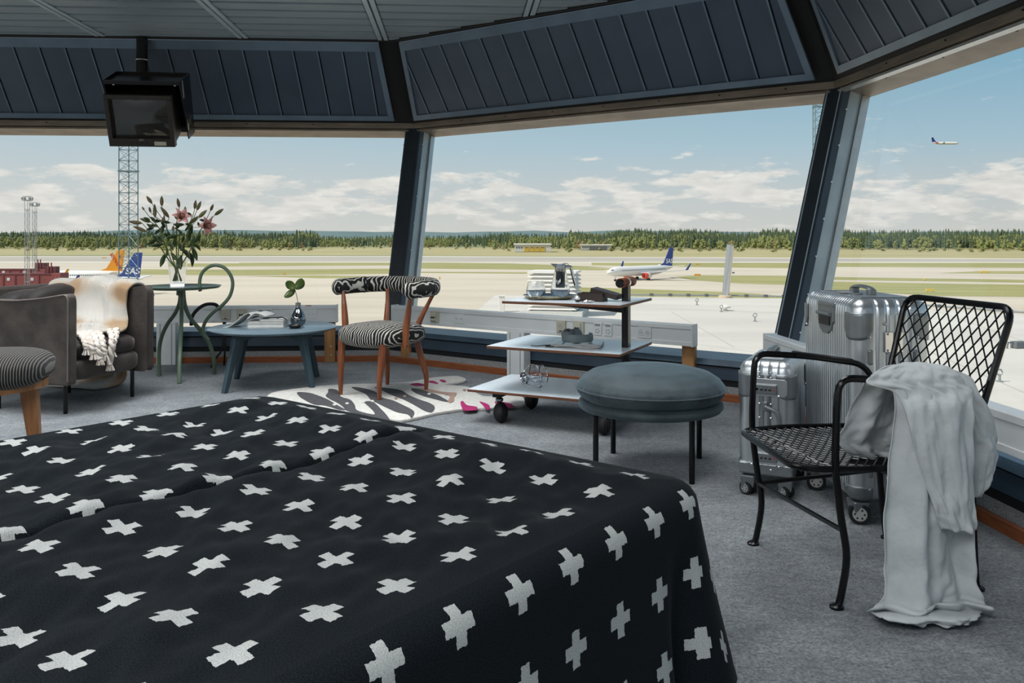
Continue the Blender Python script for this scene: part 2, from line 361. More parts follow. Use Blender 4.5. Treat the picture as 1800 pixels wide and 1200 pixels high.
# posts at the corners
for i in range(NW):
    b = MIT[i].normalized(); t = Vector((b.y, -b.x))
    def pp(s, w, z): q = PTS[i]+b*s+t*w; return Vector((q.x, q.y, z))
    k = MIT[i].length
    r = empty('trim_post', pp(0, 0, 0), kind='structure')
    nm = 'between the %s and %s windows' % (SIDE[i-1].replace('_', ' '), SIDE[i].replace('_', ' '))
    tag(r, 'dark steel corner post leaning outward '+nm, 'post'); r.name = 'trim_%d' % (i+1)
    inv = Matrix.Translation(-Vector(r.location))
    z0, z1 = .18, 2.08
    s0, s1 = nin(z0)*k, nin(z1)*k
    w0 = .058
    body = MB().hexa([pp(s0, -w0, z0), pp(s0, w0, z0), pp(s0+.20, .055, z0), pp(s0+.20, -.055, z0)],
                     [pp(s1, -w0, z1), pp(s1, w0, z1), pp(s1+.20, .055, z1), pp(s1+.20, -.055, z1)])
    body.v = [tuple(inv @ Vector(p)) for p in body.v]; body.build('post', m_post, r, smooth=False, bevel=.004)
    for sg in (-1, 1):
        fm = MB().hexa([pp(s0+.005, sg*w0, z0), pp(s0+.005, sg*(w0+.014), z0), pp(s0+.05, sg*(w0+.03), z0), pp(s0+.05, sg*w0, z0)],
                       [pp(s1+.005, sg*w0, z1), pp(s1+.005, sg*(w0+.014), z1), pp(s1+.05, sg*(w0+.03), z1), pp(s1+.05, sg*w0, z1)])
        fm.v = [tuple(inv @ Vector(p)) for p in fm.v]; fm.build('edge_strip', m_sill2, r, smooth=False)
        if i in (1, 2):
            for j in range(7):
                z = .45+j*.23; s = nin(z)*k
                sc = MB().lathe([(.006, -.004), (.006, .003), (.003, .005)], 8, Matrix.Translation(inv @ pp(s+.045, sg*(w0+.030), z)) @ Matrix.Rotation(PI/2, 4, 'X'))
                sc.build('screw', m_screw, r)
# sloped soffit panels
PLO, PHI = (.44, 2.035), (.13, 2.645)
INS = {0: (.14, .14), 1: (.05, .08), 2: (.16, .1)}
for i in range(NW):
    ia, ib = INS.get(i, (.1, .1))
    def uc(n, side):
        q = (PTS[i]+MIT[i]*n) if side == 0 else (PTS[(i+1) % NW]+MIT[(i+1) % NW]*n)
        return (q-PTS[i]).dot(DIR[i])
    lo = (uc(PLO[0], 0)+ia, uc(PLO[0], 1)-ib); hi = (uc(PHI[0], 0)+ia, uc(PHI[0], 1)-ib)
    slope = math.hypot(PHI[0]-PLO[0], PHI[1]-PLO[1]); sn = ((PHI[0]-PLO[0])/slope, (PHI[1]-PLO[1])/slope)
    nn = (-sn[1], sn[0])   # inward facing normal in (n,z)
    if nn[0] > 0: nn = (-nn[0], -nn[1])
    def sp(u, w, h=0): return wp(i, u, PLO[0]+sn[0]*w+nn[0]*h, PLO[1]+sn[1]*w+nn[1]*h)
    root = sweep(MB(), i, [(PLO[0]+.06, PLO[1]-.03), (PHI[0]+.06, PHI[1]+.03), (PHI[0]+.1, PHI[1]+.03), (PLO[0]+.12, PLO[1]-.03)], True).build('trim_soffit', m_black, smooth=False)
    root.name = 'trim_%d' % (11+i); tag(root, 'sloped dark metal soffit of ribbed panels above the %s window' % SIDE[i].replace('_', ' '), 'soffit', kind='structure')
    def pr(poly, name, m, h0, h1):
        a = [sp(u, w, h0) for u, w in poly]; off = sp(0, 0, h1)-sp(0, 0, h0)
        mb = MB().prism(a, off); return mb.build(name, m, root, smooth=False)
    fw = .075
    quad = [(lo[0], 0), (lo[1], 0), (hi[1], slope), (hi[0], slope)]
    lerp = lambda w, s: lo[s]+(hi[s]-lo[s])*w/slope
    inner = [(lerp(fw*.6, 0)+fw*.6, fw*.6), (lerp(fw*.6, 1)-fw*.6, fw*.6), (lerp(slope-fw, 1)-fw*.6, slope-fw), (lerp(slope-fw, 0)+fw*.6, slope-fw)]
    fr = lambda pl, nm: pr(pl, nm, m_pframe, -.01, .016)
    fr([(lo[0], 0), (lo[1], 0), inner[1], inner[0]], 'frame_bar'); fr([quad[3], quad[2], inner[2], inner[3]][::-1], 'frame_bar')
    fr([quad[0], inner[0], inner[3], quad[3]], 'frame_bar'); fr([inner[1], quad[1], quad[2], inner[2]], 'frame_bar')
    st = .205; umin = min(lo[0], hi[0]); umax = max(lo[1], hi[1]); k = int((umax-umin)/st)+1; sh = .09 if i != 0 else .08
    for j in range(-2, k+2):
        a, b = umin+j*st, umin+(j+1)*st-.010
        pl = clip([(a, 0), (b, 0), (b-sh, slope), (a-sh, slope)], inner)
        if len(pl) < 3: continue
        p = pr(pl, 'panel', m_panel, -.012, .004)
        rb = clip([(b-.012, 0), (b, 0), (b-sh, slope), (b-.012-sh, slope)], inner)
        if len(rb) >= 3 and i < 3:
            q = pr(rb, 'panel_rib', m_pframe, .003, .010)
            q.parent = p
# ceiling of metal planks between ribs
cz = 2.66
ce = MB().prism([cn(i, .16, cz+.02) for i in range(NW)], (0, 0, .06)).build('ceiling', m_black, smooth=False)
tag(ce, 'dark blue ceiling of narrow metal planks between paired ribs', 'ceiling', kind='structure')
cpoly = [tuple((PTS[i]+MIT[i]*.085)) for i in range(NW)]
d0, n0 = DIR[0], NOR[0]
def ca(u, v): q = PTS[1]+d0*u+n0*v; return (q.x, q.y)     # along wall left, outward
RIB = 1.14; m_rib = mat('ceiling_rib_metal', (.42, .52, .60), .34, .3)
for a in range(-5, 4):
    u0 = a*RIB-.05
    pl = clip([ca(u0-.042, -9), ca(u0-.007, -9), ca(u0-.007, 1), ca(u0-.042, 1)], cpoly)
    p2 = clip([ca(u0+.007, -9), ca(u0+.042, -9), ca(u0+.042, 1), ca(u0+.007, 1)], cpoly)
    for q in (pl, p2):
        if len(q) >= 3: MB().prism([(x, y, cz-.012) for x, y in q], (0, 0, .03)).build('rib', m_rib, ce, smooth=False)
    for b in range(0, 26):
        v0 = .2-b*.205
        if b > 16: continue
        q = clip([ca(u0+.05, v0-.193), ca(u0+RIB-.05, v0-.193), ca(u0+RIB-.05, v0), ca(u0+.05, v0)], cpoly)
        if len(q) >= 3:
            tilt = .006
            MB().prism([(x, y, cz+.010*((Vector((x, y))-PTS[1]).dot(n0)-v0)/.196) for x, y in q], (0, 0, .015)).build('plank', m_plank, ce, smooth=False)
# edge trim of the ceiling, then unseen frames for the added fill lights
for i in range(NW):
    e_ = sweep(MB(), i, [(.06, cz-.016), (.06, cz+.02), (.10, cz+.02), (.10, cz-.016)], True).build('edge_trim', m_black, ce, smooth=False)
m_fillw = mat('fill_panel_white', (.7, .7, .7), .4)
for k, (x, y, s, w_, sprd) in enumerate(FILLS):
    l = empty('added_fill_panel', (x, y, 2.645), label='added square fill light panel out of view above '+('the gap beside the bed', 'the near end of the bed', 'the back windows', 'the far left corner', 'the armchair', 'the zebra chair', 'the wire chair and suitcases', 'the middle of the bed', 'the striped stool')[k], cat='lamp', group='added fill lights')
    h = s/2+.05
    for sx_, sy_, wx, wy in ((0, 1, 2*h, .05), (0, -1, 2*h, .05), (1, 0, .05, 2*h), (-1, 0, .05, 2*h)):
        MB().box((sx_*h, sy_*h, -.03), (wx, wy, .06)).build('housing', m_fillw, l, smooth=False)
    MB().box((0, 0, -.005), (2*h, 2*h, .01)).build('fill_backing', m_fillw, l, smooth=False)  # backing board of the added fill panel
# ================================================================== socket rails
def outlet(mb_root, kind, u, z, y0):
    """one fitting on a rail front; local x along rail, -y to the room"""
    if kind == 'duo':
        p = MB().box((u, y0-.003, z), (.10, .008, .075)).build('socket_plate', m_white, mb_root, smooth=False, bevel=.002)
        for s in (-.023, .023):
            M = Matrix.Translation((u+s, y0-.0075, z)) @ Matrix.Rotation(PI/2, 4, 'X')
            q = MB().lathe([(.019, -.006), (.019, .001), (.016, .001), (.015, -.005)], 16, M, cap=False).build('socket_ring', m_white, p)
            MB().lathe([(.0155, -.005), (.0155, -.004)], 16, M).build('socket_well', m_sock, p)
            for t in (-.006, .006): MB().box((u+s+t, y0-.009, z), (.003, .004, .003)).build('contact', m_blackp, p, smooth=False)
    elif kind == 'phone':
        p = MB().box((u, y0-.008, z), (.075, .018, .085)).build('socket_plate', m_cream, mb_root, smooth=False, bevel=.005)
        MB().box((u, y0-.018, z-.03), (.02, .003, .006)).build('slot', m_blackp, p, smooth=False)
        for sx_, sz_ in ((-.012, 0), (.012, 0), (0, -.012), (0, .012)):
            MB().box((u+sx_, y0-.0175, z+sz_), (.006, .002, .003)).build('contact', m_blackp, p, smooth=False)
    elif kind == 'data':
        p = MB().box((u, y0-.006, z), (.085, .014, .09)).build('socket_plate', m_cream, mb_root, smooth=False, bevel=.003)
        q = MB()._add([(u-.03, y0-.03, z-.025), (u+.02, y0-.03, z-.025), (u+.02, y0-.012, z-.04), (u-.03, y0-.012, z-.04), (u-.03, y0-.018, z+.035), (u+.02, y0-.018, z+.035), (u+.02, y0-.010, z+.038), (u-.03, y0-.010, z+.038)],
                      [(0, 1, 5, 4), (3, 2, 1, 0), (4, 5, 6, 7), (0, 4, 7, 3), (1, 2, 6, 5), (2, 3, 7, 6)]).build('angled_port', m_cream, p, smooth=False)
        for s in (-.014, .006): MB().box((u+s, y0-.026, z-.002), (.014, .010, .012)).build('port', m_blackp, p, smooth=False)
    elif kind == 'tele':
        p = MB().box((u, y0-.004, z), (.062, .01, .085)).build('socket_plate', m_white, mb_root, smooth=False, bevel=.003)
        MB().box((u, y0-.010, z+.03), (.04, .004, .012)).build('label_window', m_sock, p, smooth=False)
        for k in range(5):
            a = 2*PI*k/5; MB().box((u+.013*math.cos(a), y0-.0095, z-.012+.013*math.sin(a)), (.005, .003, .005)).build('contact', m_blackp, p, smooth=False)
m_sock = mat('socket_grey', (.34, .35, .35), .5)
def rail(name, i, u0, u1, off, fits, posts, peds, label, caps=(1, 1)):
    """rail with its sockets; local frame: x along the wall, y outward, z up; rail front face at y=-off"""
    a = math.atan2(DIR[i].y, DIR[i].x)
    r = empty(name, wp(i, 0, 0, 0), a, label, 'socket rail')
    L_ = u1-u0; zc = .40; y0 = -off
    MB().box(((u0+u1)/2, y0+.035, zc), (L_, .07, .135)).build('channel', m_white, r, smooth=False, bevel=.003)
    for zz in (.452, .346): MB().box(((u0+u1)/2, y0-.002, zz), (L_, .006, .026)).build('channel_lip', m_white, r, smooth=False, bevel=.002)
    for s, uu in ((0, u0), (1, u1)):
        if caps[s]: MB().box((uu, y0+.035, zc), (.012, .082, .143)).build('end_cap', m_white, r, smooth=False, bevel=.002)
    ys = [u0]+[f[1] for f in fits]+[u1]
    for k, u in fits: outlet(r, k, u, zc, y0)
    for u in posts:
        o = MB().box((u, y0+.075, .20), (.085, .045, .40)).build('wooden_post', m_pine, r, smooth=False, bevel=.003)
        for z in (.06, .13):
            MB().lathe([(.007, -.003), (.007, .002)], 10, Matrix.Translation((u+.01, y0+.052, z)) @ Matrix.Rotation(PI/2, 4, 'X')).build('bolt', m_screw, o)
    for u in peds:
        o = MB().box((u, y0+.03, .166), (.15, .09, .332)).build('pedestal', m_white, r, smooth=False, bevel=.004)
        for s in (-.045, .045): MB().box((u+s, y0-.0155, .166), (.006, .004, .33)).build('pedestal_groove', m_sock, o, smooth=False)
    return r
LA = LEN[0]
rail('socket_rail', 0, .25, 3.53, .09, [('tele', 1.2), ('duo', 2.03), ('phone', 2.655), ('data', 2.785), ('tele', 2.925), ('tele', 2.99), ('duo', 3.18), ('duo', 3.33)], [3.47], [2.19],
     'white socket rail below the left window behind the blue table')
rb = rail('socket_rail', 1, .10, 2.69, .065, [('data', .56), ('duo', .80), ('phone', 1.72), ('data', 1.86), ('tele', 2.01), ('tele', 2.09), ('duo', 2.36)], [.19, 2.64], [1.33],
     'white socket rail below the middle window behind the trolley')
rail('socket_rail', 2, .22, 3.3, .135, [('duo', 2.27), ('duo', 2.85), ('phone', 1.6)], [.30], [1.55], 'white socket rail below the right window behind the suitcases')
tg = MB().box((0, 0, 0), (.045, .003, .016)).build('red_sticker', m_red, None, smooth=False)
tg.parent = bpy.data.objects['socket_rail']; tg.location = (3.31, -.093, .462)
t2 = inst(tg, bpy.data.objects['socket_rail'], (2.03, -.093, .462))
# black cable by the rail and thin loose cables
cb = MB().tube(smoothpath([at(336, 572, 6.66), at(338, 556, 6.66), at(348, 543, 6.67), at(362, 535, 6.7), at(378, 535, 6.75), at(386, 542, 6.84)]), .014, 8).build('black_cable', m_rubber)
tag(cb, 'thick black cable looping over the white rail by the green table', 'cable')
cb = MB().tube(smoothpath([at(393, 566, 6.78), at(392, 600, 6.72), at(388, 618, 6.68), at(378, 631, 6.66), gp(371, 646, .008)]), .008, 8).build('loose_cable', m_rubber)
tag(cb, 'thin black cable hanging from the rail with bare end curled left', 'cable')
cb = MB().tube(smoothpath([at(396, 566, 6.78), at(396, 600, 6.74), at(395, 622, 6.70), gp(394, 641, .006)]), .008, 8).build('loose_cable', m_rubber)
tag(cb, 'thin black cable hanging straight down from the rail beside the curled one', 'cable')
# ================================================================== outside: airfield
GZ = CH-18.2         # apron level below the tower
def gg(px, py, dz=0.0):
    d = F*(CH-GZ-dz)/(py-HY); return Vector(((px-HX)*d/F, d, GZ+dz))
m_conc = mat('apron_concrete', (.59, .53, .44), .85, col2=(.50, .445, .37), nscale=.03, ndetail=5, stretch=(.4, 1.6, 1))
m_tar = mat('runway_asphalt', (.44, .41, .36), .85, col2=(.38, .35, .31), nscale=.02, stretch=(.3, 3, 1))
m_line = mat('runway_pale_edge', (.68, .65, .58), .85, col2=(.6, .57, .5), nscale=.02)
m_grass = mat('airfield_grass', (.35, .33, .14), .9, col2=(.26, .26, .10), nscale=.05, ndetail=5, stretch=(.5, 2.5, 1))
m_field = mat('dry_field', (.42, .37, .20), .9, col2=(.33, .30, .15), nscale=.02, ndetail=6, stretch=(.6, 3, 1))
m_far = mat('far_land', (.26, .27, .15), .9, col2=(.20, .23, .13), nscale=.01, ndetail=5)
gnd = MB()._add([(-9000, -600, GZ), (9000, -600, GZ), (9000, 690, GZ), (-9000, 690, GZ)], [(0, 1, 2, 3)])
g = MB().grid(lambda u, v: Vector((-4000+8000*u, -300+1900*v, GZ)), 9, 5).build('apron_ground', m_conc, smooth=False); tag(g, 'wide pale concrete apron and taxiways of the airfield', 'ground', kind='structure')
g = MB().grid(lambda u, v: Vector((-9000+18000*u, 640+9000*v, GZ+.004)), 5, 5).build('far_ground', m_far, smooth=False); tag(g, 'wooded land beyond the airfield reaching the horizon', 'ground', kind='structure')
def patch(name, pts, m, label, cat, dz):
    P = [gg(x, y, 0)+Vector((0, 0, dz)) for x, y in pts]
    n = len(P)
    ar_ = sum(P[i].x*P[(i+1) % n].y-P[(i+1) % n].x*P[i].y for i in range(n)); P = P if ar_ > 0 else P[::-1]
    o = MB()._add(P, [tuple(range(n))]).build(name, m, smooth=False); tag(o, label, cat, kind='structure'); return o
patch('dry_field', [(-900, 451), (-300, 449.5), (300, 447.5), (800, 449), (1400, 453), (2400, 458), (2400, 434.5), (-900, 434.5)], m_field, 'dry yellowish field between runway and forest edge', 'field', .010)
patch('runway', [(-900, 460), (2500, 461), (2500, 456.5), (1400, 452.8), (700, 449.8), (-900, 450.5)], m_tar, 'grey runway running across the whole view', 'runway', .030)
patch('runway_edge', [(-900, 460.8), (2500, 462.2), (2500, 460.6), (-900, 459.4)], m_line, 'pale shoulder along the near runway edge', 'runway', .034)
patch('runway_edge', [(-900, 451.8), (700, 451.0), (1400, 454.0), (2500, 457.8), (2500, 456.6), (1400, 452.9), (700, 450), (-900, 450.8)], m_line, 'pale shoulder along the far runway edge', 'runway', .034)
GR = [([(-400, 488), (20, 488), (40, 485), (30, 481), (-10, 478), (-400, 477)], 'grass island at the left beside the jet bridges'),
      ([(150, 486), (180, 482), (420, 484), (690, 481), (690, 472), (420, 474), (260, 473), (165, 477)], 'long grass strip crossing behind the tail fins'),
      ([(420, 462.5), (690, 465), (690, 461), (420, 461)], 'thin grass strip far behind the flowers'),
      ([(430, 485), (560, 484), (690, 486), (690, 489), (560, 489)], 'narrow grass strip near the leaf vase'),
      ([(320, 469), (690, 466), (690, 463), (320, 463)], 'thin faded grass strip far behind the vase'),
      ([(735, 466), (900, 469), (1080, 472), (1060, 475), (940, 474), (735, 472)], 'grass strip left of the white airliner'),
      ([(735, 461), (900, 463), (1035, 468), (1080, 471), (900, 470.5), (735, 469)], 'wide grass area left of the far taxiway'),
      ([(735, 477.5), (930, 478.5), (925, 481), (735, 479.5)], 'thin grass line left of the louvred roof unit'),
      ([(1040, 461.5), (1400, 462), (1400, 471.5), (1200, 469), (1040, 466)], 'grass field behind the white airliner'),
      ([(1185, 486), (1230, 483.5), (1400, 485), (1400, 501), (1300, 498), (1215, 492)], 'grass patch right of the white airliner'),
      ([(1020, 505), (1120, 508), (1300, 514), (1390, 521), (1390, 528), (1100, 528), (1000, 516)], 'grass strip just beyond the flat roof edge'),
      ([(1425, 461), (2400, 464), (2400, 474), (1425, 468.5)], 'grass field seen in the right window far off'),
      ([(1650, 480), (2400, 486), (2400, 477), (1720, 476.5)], 'thin grass strip in the right window'),
      ([(1425, 491), (2400, 506), (2400, 501), (1425, 486)], 'narrow grass strip in the right window'),
      ([(1410, 494), (1640, 498), (2400, 508), (2400, 528), (1640, 520), (1400, 505)], 'broad grass strip in the right window above the chair back')]
for k, (P, lb) in enumerate(GR): patch('grass_strip', P, m_grass, lb, 'grass', .012+.001*k)
# ------------------------------------------------------------------ far ridge, forest
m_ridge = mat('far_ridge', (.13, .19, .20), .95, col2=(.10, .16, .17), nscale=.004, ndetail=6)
def ridge(u, v):
    x = -5200+10400*u; h = 26+13*noise.noise(Vector((x*.0012, 3.1, 0)))+8*noise.noise(Vector((x*.006, 1.1, 0)))
    return Vector((x, 3300+300*v, GZ+(h if v > .4 else 0)+(0 if v < .9 else -10)))
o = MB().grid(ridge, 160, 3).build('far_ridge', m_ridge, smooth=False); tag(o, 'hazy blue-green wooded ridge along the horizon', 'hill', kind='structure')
m_spr = mat('spruce_green', (.085, .115, .055), .9, col2=(.055, .085, .042), nscale=.3)
m_dec = mat('birch_green', (.21, .225, .075), .9, col2=(.14, .165, .055), nscale=.3)
m_dec2 = mat('bush_green', (.29, .29, .11), .9, col2=(.20, .22, .08), nscale=.3)
m_brn = mat('brown_foliage', (.24, .18, .08), .9, col2=(.17, .14, .06), nscale=.3)
m_trk = mat('bark', (.12, .09, .06), .9)
def blob(rr, h, seed, n=9, m=6):
    """rough crown"""
    rnd = random.Random(seed); v = []; f = []
    for j in range(m):
        t = (j+.4)/m
        for k in range(n):
            a = 2*PI*k/n+rnd.uniform(-.2, .2); r = rr*math.sin(PI*min(.97, .12+t*.85))**.7*rnd.uniform(.55, 1.15)
            v.append((r*math.cos(a), r*math.sin(a), h*(.12+.86*t)+rnd.uniform(-.05, .05)*h))
    v.append((0, 0, h*1.02)); v.append((0, 0, h*.05))
    for j in range(m-1):
        for k in range(n): f.append((j*n+k, j*n+(k+1) % n, (j+1)*n+(k+1) % n, (j+1)*n+k))
    for k in range(n): f += [((m-1)*n+k, (m-1)*n+(k+1) % n, m*n), (k, m*n+1, (k+1) % n)]
    return v, f
def cluster(rr, h, seed, k, n=6, m=4):
    """leafy crown of several overlapping clumps"""
    rnd = random.Random(seed); V, F_ = [], []
    for j in range(k):
        t = j/max(1, k-1); a = rnd.uniform(0, 6.3); q = rr*(.75-.45*t)*rnd.uniform(.4, 1); hh = h*rnd.uniform(.30, .42); r1 = rr*rnd.uniform(.42, .6)*(1.1-.35*t)
        v, f = blob(r1, hh, seed*31+j, n, m); o_ = len(V); z0 = h*(.06+.60*t)
        V += [(x+q*math.cos(a), y+q*math.sin(a), z+z0) for x, y, z in v]; F_ += [tuple(i+o_ for i in g_) for g_ in f]
    return V, F_
def spruce(rr, h, seed, n=7):
    rnd = random.Random(seed); v = []; f = []
    tiers = 4
    for t in range(tiers):
        z0 = h*(.08+.21*t); z1 = z0+h*.36; r0 = rr*(1-.21*t); o_ = len(v)
        for k in range(n):
            a = 2*PI*k/n+rnd.uniform(-.2, .2); r = r0*rnd.uniform(.75, 1.1); v.append((r*math.cos(a), r*math.sin(a), z0+rnd.uniform(-.02, .02)*h))
        v.append((0, 0, min(z1, h))); v.append((0, 0, z0+.05*h))
        for k in range(n): f += [(o_+k, o_+(k+1) % n, o_+n), (o_+(k+1) % n, o_+k, o_+n+1)]
    return v, f
def mesh_of(name, vf, m):
    me = bpy.data.meshes.new(name); me.from_pydata(vf[0], [], vf[1]); me.materials.append(m); return me
def fringe(px):   # forest edge: (distance, height factor) by picture column
    if px < 560: return 1010, .92
    if px < 740: return 1100, .62
    if px < 860: return 1080, .68
    if px < 1000: return 1000, .78
    return 960, 1.0
# single trees along the forest edge
crown_meshes = {'spruce': [mesh_of('crown', spruce(2.9, 22, s), m_spr) for s in range(3)],
                'birch': [mesh_of('crown', cluster(5.2, 13, s, 9), m_dec) for s in range(4)],
                'brown': [mesh_of('crown', cluster(5, 12, 20+s, 8), m_brn) for s in range(2)],
                'bush': [mesh_of('crown', cluster(5.5, 5.5, 10+s, 8), m_dec2) for s in range(4)]}
tr_m = MB().lathe([(.3, 0), (.2, 6)], 6).build('trunk', m_trk); trunk_mesh = tr_m.data; bpy.data.objects.remove(tr_m)
LBL = {'spruce': ('dark spruce standing at the front of the forest edge', 'spruce_tree', 'spruces along the forest edge'),
       'birch': ('yellow-green leafy tree at the front of the forest edge', 'leafy_tree', 'leafy trees along the forest edge'),
       'brown': ('brownish budding tree at the front of the forest edge', 'brown_tree', 'brown trees along the forest edge'),
       'bush': ('low light green bush in front of the forest', 'forest_bush', 'bushes in front of the forest')}
rt = random.Random(11)
def put_tree(kind, px, d, sc):
    lb, nm, gr = LBL[kind]
    r = empty(nm, ((px-HX)*d/F, d, GZ+.2), rt.uniform(0, 6), lb, 'bush' if kind == 'bush' else 'tree', gr); r.scale = (sc,)*3
    o = bpy.data.objects.new('crown', rt.choice(crown_meshes[kind])); C.objects.link(o); o.parent = r
    o = bpy.data.objects.new('trunk', trunk_mesh); C.objects.link(o); o.parent = r
VIEW = [(-10, 690), (738, 1400), (1485, 1810)]
for k in range(285):
    a, b = rt.choices(VIEW, [700, 660, 330])[0]; px = rt.uniform(a, b); d, hf = fringe(px)
    kd = rt.random()
    kind = 'spruce' if kd < .14 else 'birch' if kd < .55 else 'brown' if kd < .64 else 'bush'
    if px > 1480 and kind == 'brown': kind = 'spruce'
    dd = d+rt.uniform(-40, 10) if kind != 'bush' else d-rt.uniform(60, 150)
    put_tree(kind, px, dd, hf*rt.uniform(.6, .95)*(1 if kind != 'bush' else .75))
# the rest of the forest: nobody could count it
VS, FS = {}, {}
lib = {'spruce': [spruce(3.2, 20, s, 5) for s in range(3)], 'birch': [cluster(4.8, 15, 40+s, 6, 5, 3) for s in range(5)]}
for k in range(9500):
    px = rt.uniform(-500, 2300); d, hf = fringe(px); t = rt.random()**1.4; d += 10+t*420
    patchv = noise.noise(Vector((px*.01, d*.006, 0)))
    kind = 'spruce' if patchv+.55*t > .18-(.22 if px > 1150 else 0)+rt.uniform(-.2, .2) else 'birch'
    v, f = rt.choice(lib[kind]); sc = hf*rt.uniform(.55, 1.0)*(.92+.3*noise.noise(Vector((px*.012, 7, 0)))); an = rt.uniform(0, 6); c_, s_ = math.cos(an), math.sin(an)
    X = (px-HX)*d/F; V = VS.setdefault(kind, []); Fc = FS.setdefault(kind, []); o_ = len(V)
    rise = 9*t**.8*hf
    V += [(X+sc*(x*c_-y*s_), d+sc*(x*s_+y*c_), GZ+.2+rise+sc*z) for x, y, z in v]; Fc += [tuple(i+o_ for i in q) for q in f]
for kind, lb in (('spruce', 'dense dark spruce forest behind the airfield'), ('birch', 'light green leafy woodland mixed into the forest')):
    me = bpy.data.meshes.new('forest'); me.from_pydata(VS[kind], [], FS[kind]); me.materials.append(m_spr if kind == 'spruce' else m_dec)
    o = bpy.data.objects.new('forest_'+('spruces' if kind == 'spruce' else 'leafy'), me); C.objects.link(o); tag(o, lb, 'forest', kind='stuff')
# ------------------------------------------------------------------ buildings at the forest edge
m_bw = mat('hangar_wall', (.55, .56, .55), .7); m_by = mat('yellow_doors', (.55, .38, .06), .6); m_bg = mat('dark_opening', (.12, .13, .14), .6); m_roofw = mat('pale_roof', (.75, .74, .71), .6)
def building(px0, px1, ytop, ybot, depth, label, doors, col):
    a, b = gg(px0, ybot), gg(px1, ybot); h = (ybot-ytop)*a.y/F; w = (b-a).length
    r = empty('low_building', a+Vector((w/2, 0, .3)), 0, label, 'building')
    MB().box((0, depth/2, h/2), (w, depth, h)).build('wall', col, r, smooth=False)
    MB().box((0, depth/2, h+.4), (w+2, depth+2, .8)).build('roof', m_roofw, r, smooth=False)
    n = doors
    for k in range(n):
        x = -w*.25+w*.6*(k+.5)/n
        o = MB().box((x, -.2, h*.38), (w*.6/n*.86, .4, h*.72)).build('hangar_door', m_by if col is m_bw else m_bg, r, smooth=False)
        MB().box((x, -.45, h*.6), (w*.6/n*.6, .1, h*.12)).build('door_window', m_bg, o, smooth=False)
    for k in range(3): MB().box((-w*.45+k*w*.07, -.1, h*.6), (w*.04, .3, h*.2)).build('window', m_bg, r, smooth=False)
    return r
building(905, 968, 430.5, 443, 30, 'pale hangar with yellow doors at the forest edge', 4, m_bw)
building(1022, 1075, 431.5, 440, 25, 'low grey building right of the yellow-doored hangar', 5, mat('grey_block', (.42, .43, .42), .7))
# radar-like frame on the hill and small boxes
a = gg(1255, 434)
r = empty('antenna_array', a, 0, 'white horizontal antenna array on posts above the bushes', 'antenna')
MB().box((0, 0, 9), (16, 1.5, 1.6)).build('panel', m_roofw, r, smooth=False)
MB().box((0, 0, 6.3), (26, .5, .5)).build('crossbar', m_roofw, r, smooth=False)
for x in (-7, 0, 7, 11): MB().tube([(x, 0, 0), (x, 0, 9)], .25, 6).build('post', m_roofw, r)
MB().box((1, -2, 2.8), (8, 4, 3)).build('cabin', m_bw, r, smooth=False)
# signs by the taxiways
m_or = mat('sign_orange', (.75, .33, .03), .6); m_yel = mat('sign_yellow', (.75, .55, .12), .6)
for (px, py, w, h, m, lb) in ((1226, 485, 2.6, .9, m_or, 'orange taxiway sign right of the white airliner'), (1227, 465.5, 2.2, .7, m_or, 'small orange sign on the far grass'),
                              (1731, 480, 4, 1.0, m_yel, 'yellow sign on the grass in the right window'), (1625, 493, .7, .8, m_yel, 'tiny yellow marker post in the right window'),
                              (1635, 513, 2.4, 1.0, m_yel, 'yellow rimmed sign just above the wire chair back'), (773, 491, .5, 1.0, m_or, 'small orange marker on the apron left of the jug'),
                              (1289, 481, 1.0, .8, m_bg, 'small dark box beside the taxiway'), (500, 483, .8, .9, m_or, 'small orange marker near the leaf vase'), (700, 484, .6, .8, m_or, 'orange marker close to the corner post'),
                              (183, 454, 3, .8, m_or, 'low orange sign behind the orange tail')):
    p = gg(px, py); r = empty('taxiway_sign', p, 0, lb, 'sign')
    MB().box((0, 0, h*.62), (w, .4, h*.76)).build('board', m, r, smooth=False)
    for s in (-.4, .4): MB().box((s*w, 0, h*.15), (.12, .2, h*.3)).build('foot', m_bg, r, smooth=False)
# ------------------------------------------------------------------ lattice masts and floodlight poles
m_mast = mat('mast_steel', (.16, .24, .27), .5, .3); m_mast2 = mat('galvanised_steel', (.36, .38, .38), .45, .5)
def mast(px, d, side, h, seg, label, m, pr=.07, name='lattice_mast'):
    p = Vector(((px-HX)*d/F, d, GZ)); r = empty(name, p, .4, label, 'mast')
    cs = [Vector((side*.577*math.cos(a), side*.577*math.sin(a), 0)) for a in (PI/2, PI/2+2*PI/3, PI/2+4*PI/3)]
    for c in cs: MB().tube([c, c+Vector((0, 0, h))], pr, 6).build('leg', m, r)
    n = int(h/seg)
    for k in range(3):
        a, b = cs[k], cs[(k+1) % 3]; mb = MB()
        for j in range(n):
            z0, z1 = j*seg, (j+1)*seg
            s, e = (a, b) if j % 2 else (b, a)
            mb.tube([s+Vector((0, 0, z0)), e+Vector((0, 0, z1))], pr*.45, 4)
            mb.tube([e+Vector((0, 0, z0)), s+Vector((0, 0, z1))], pr*.35, 4)
            mb.tube([a+Vector((0, 0, z0)), b+Vector((0, 0, z0))], pr*.45, 4)
        mb.build('bracing', m, r, smooth=False)
    for z in range(6, int(h), 6):
        o = MB()
        for k in range(3): o.tube([cs[k]*1.12+Vector((0, 0, z)), cs[(k+1) % 3]*1.12+Vector((0, 0, z))], pr*1.3, 5)
        o.build('ring_plate', m, r, smooth=False)
    return r
mast(226, 80, 1.62, 34, 1.0, 'tall steel lattice mast rising behind the flowers', m_mast, .05)
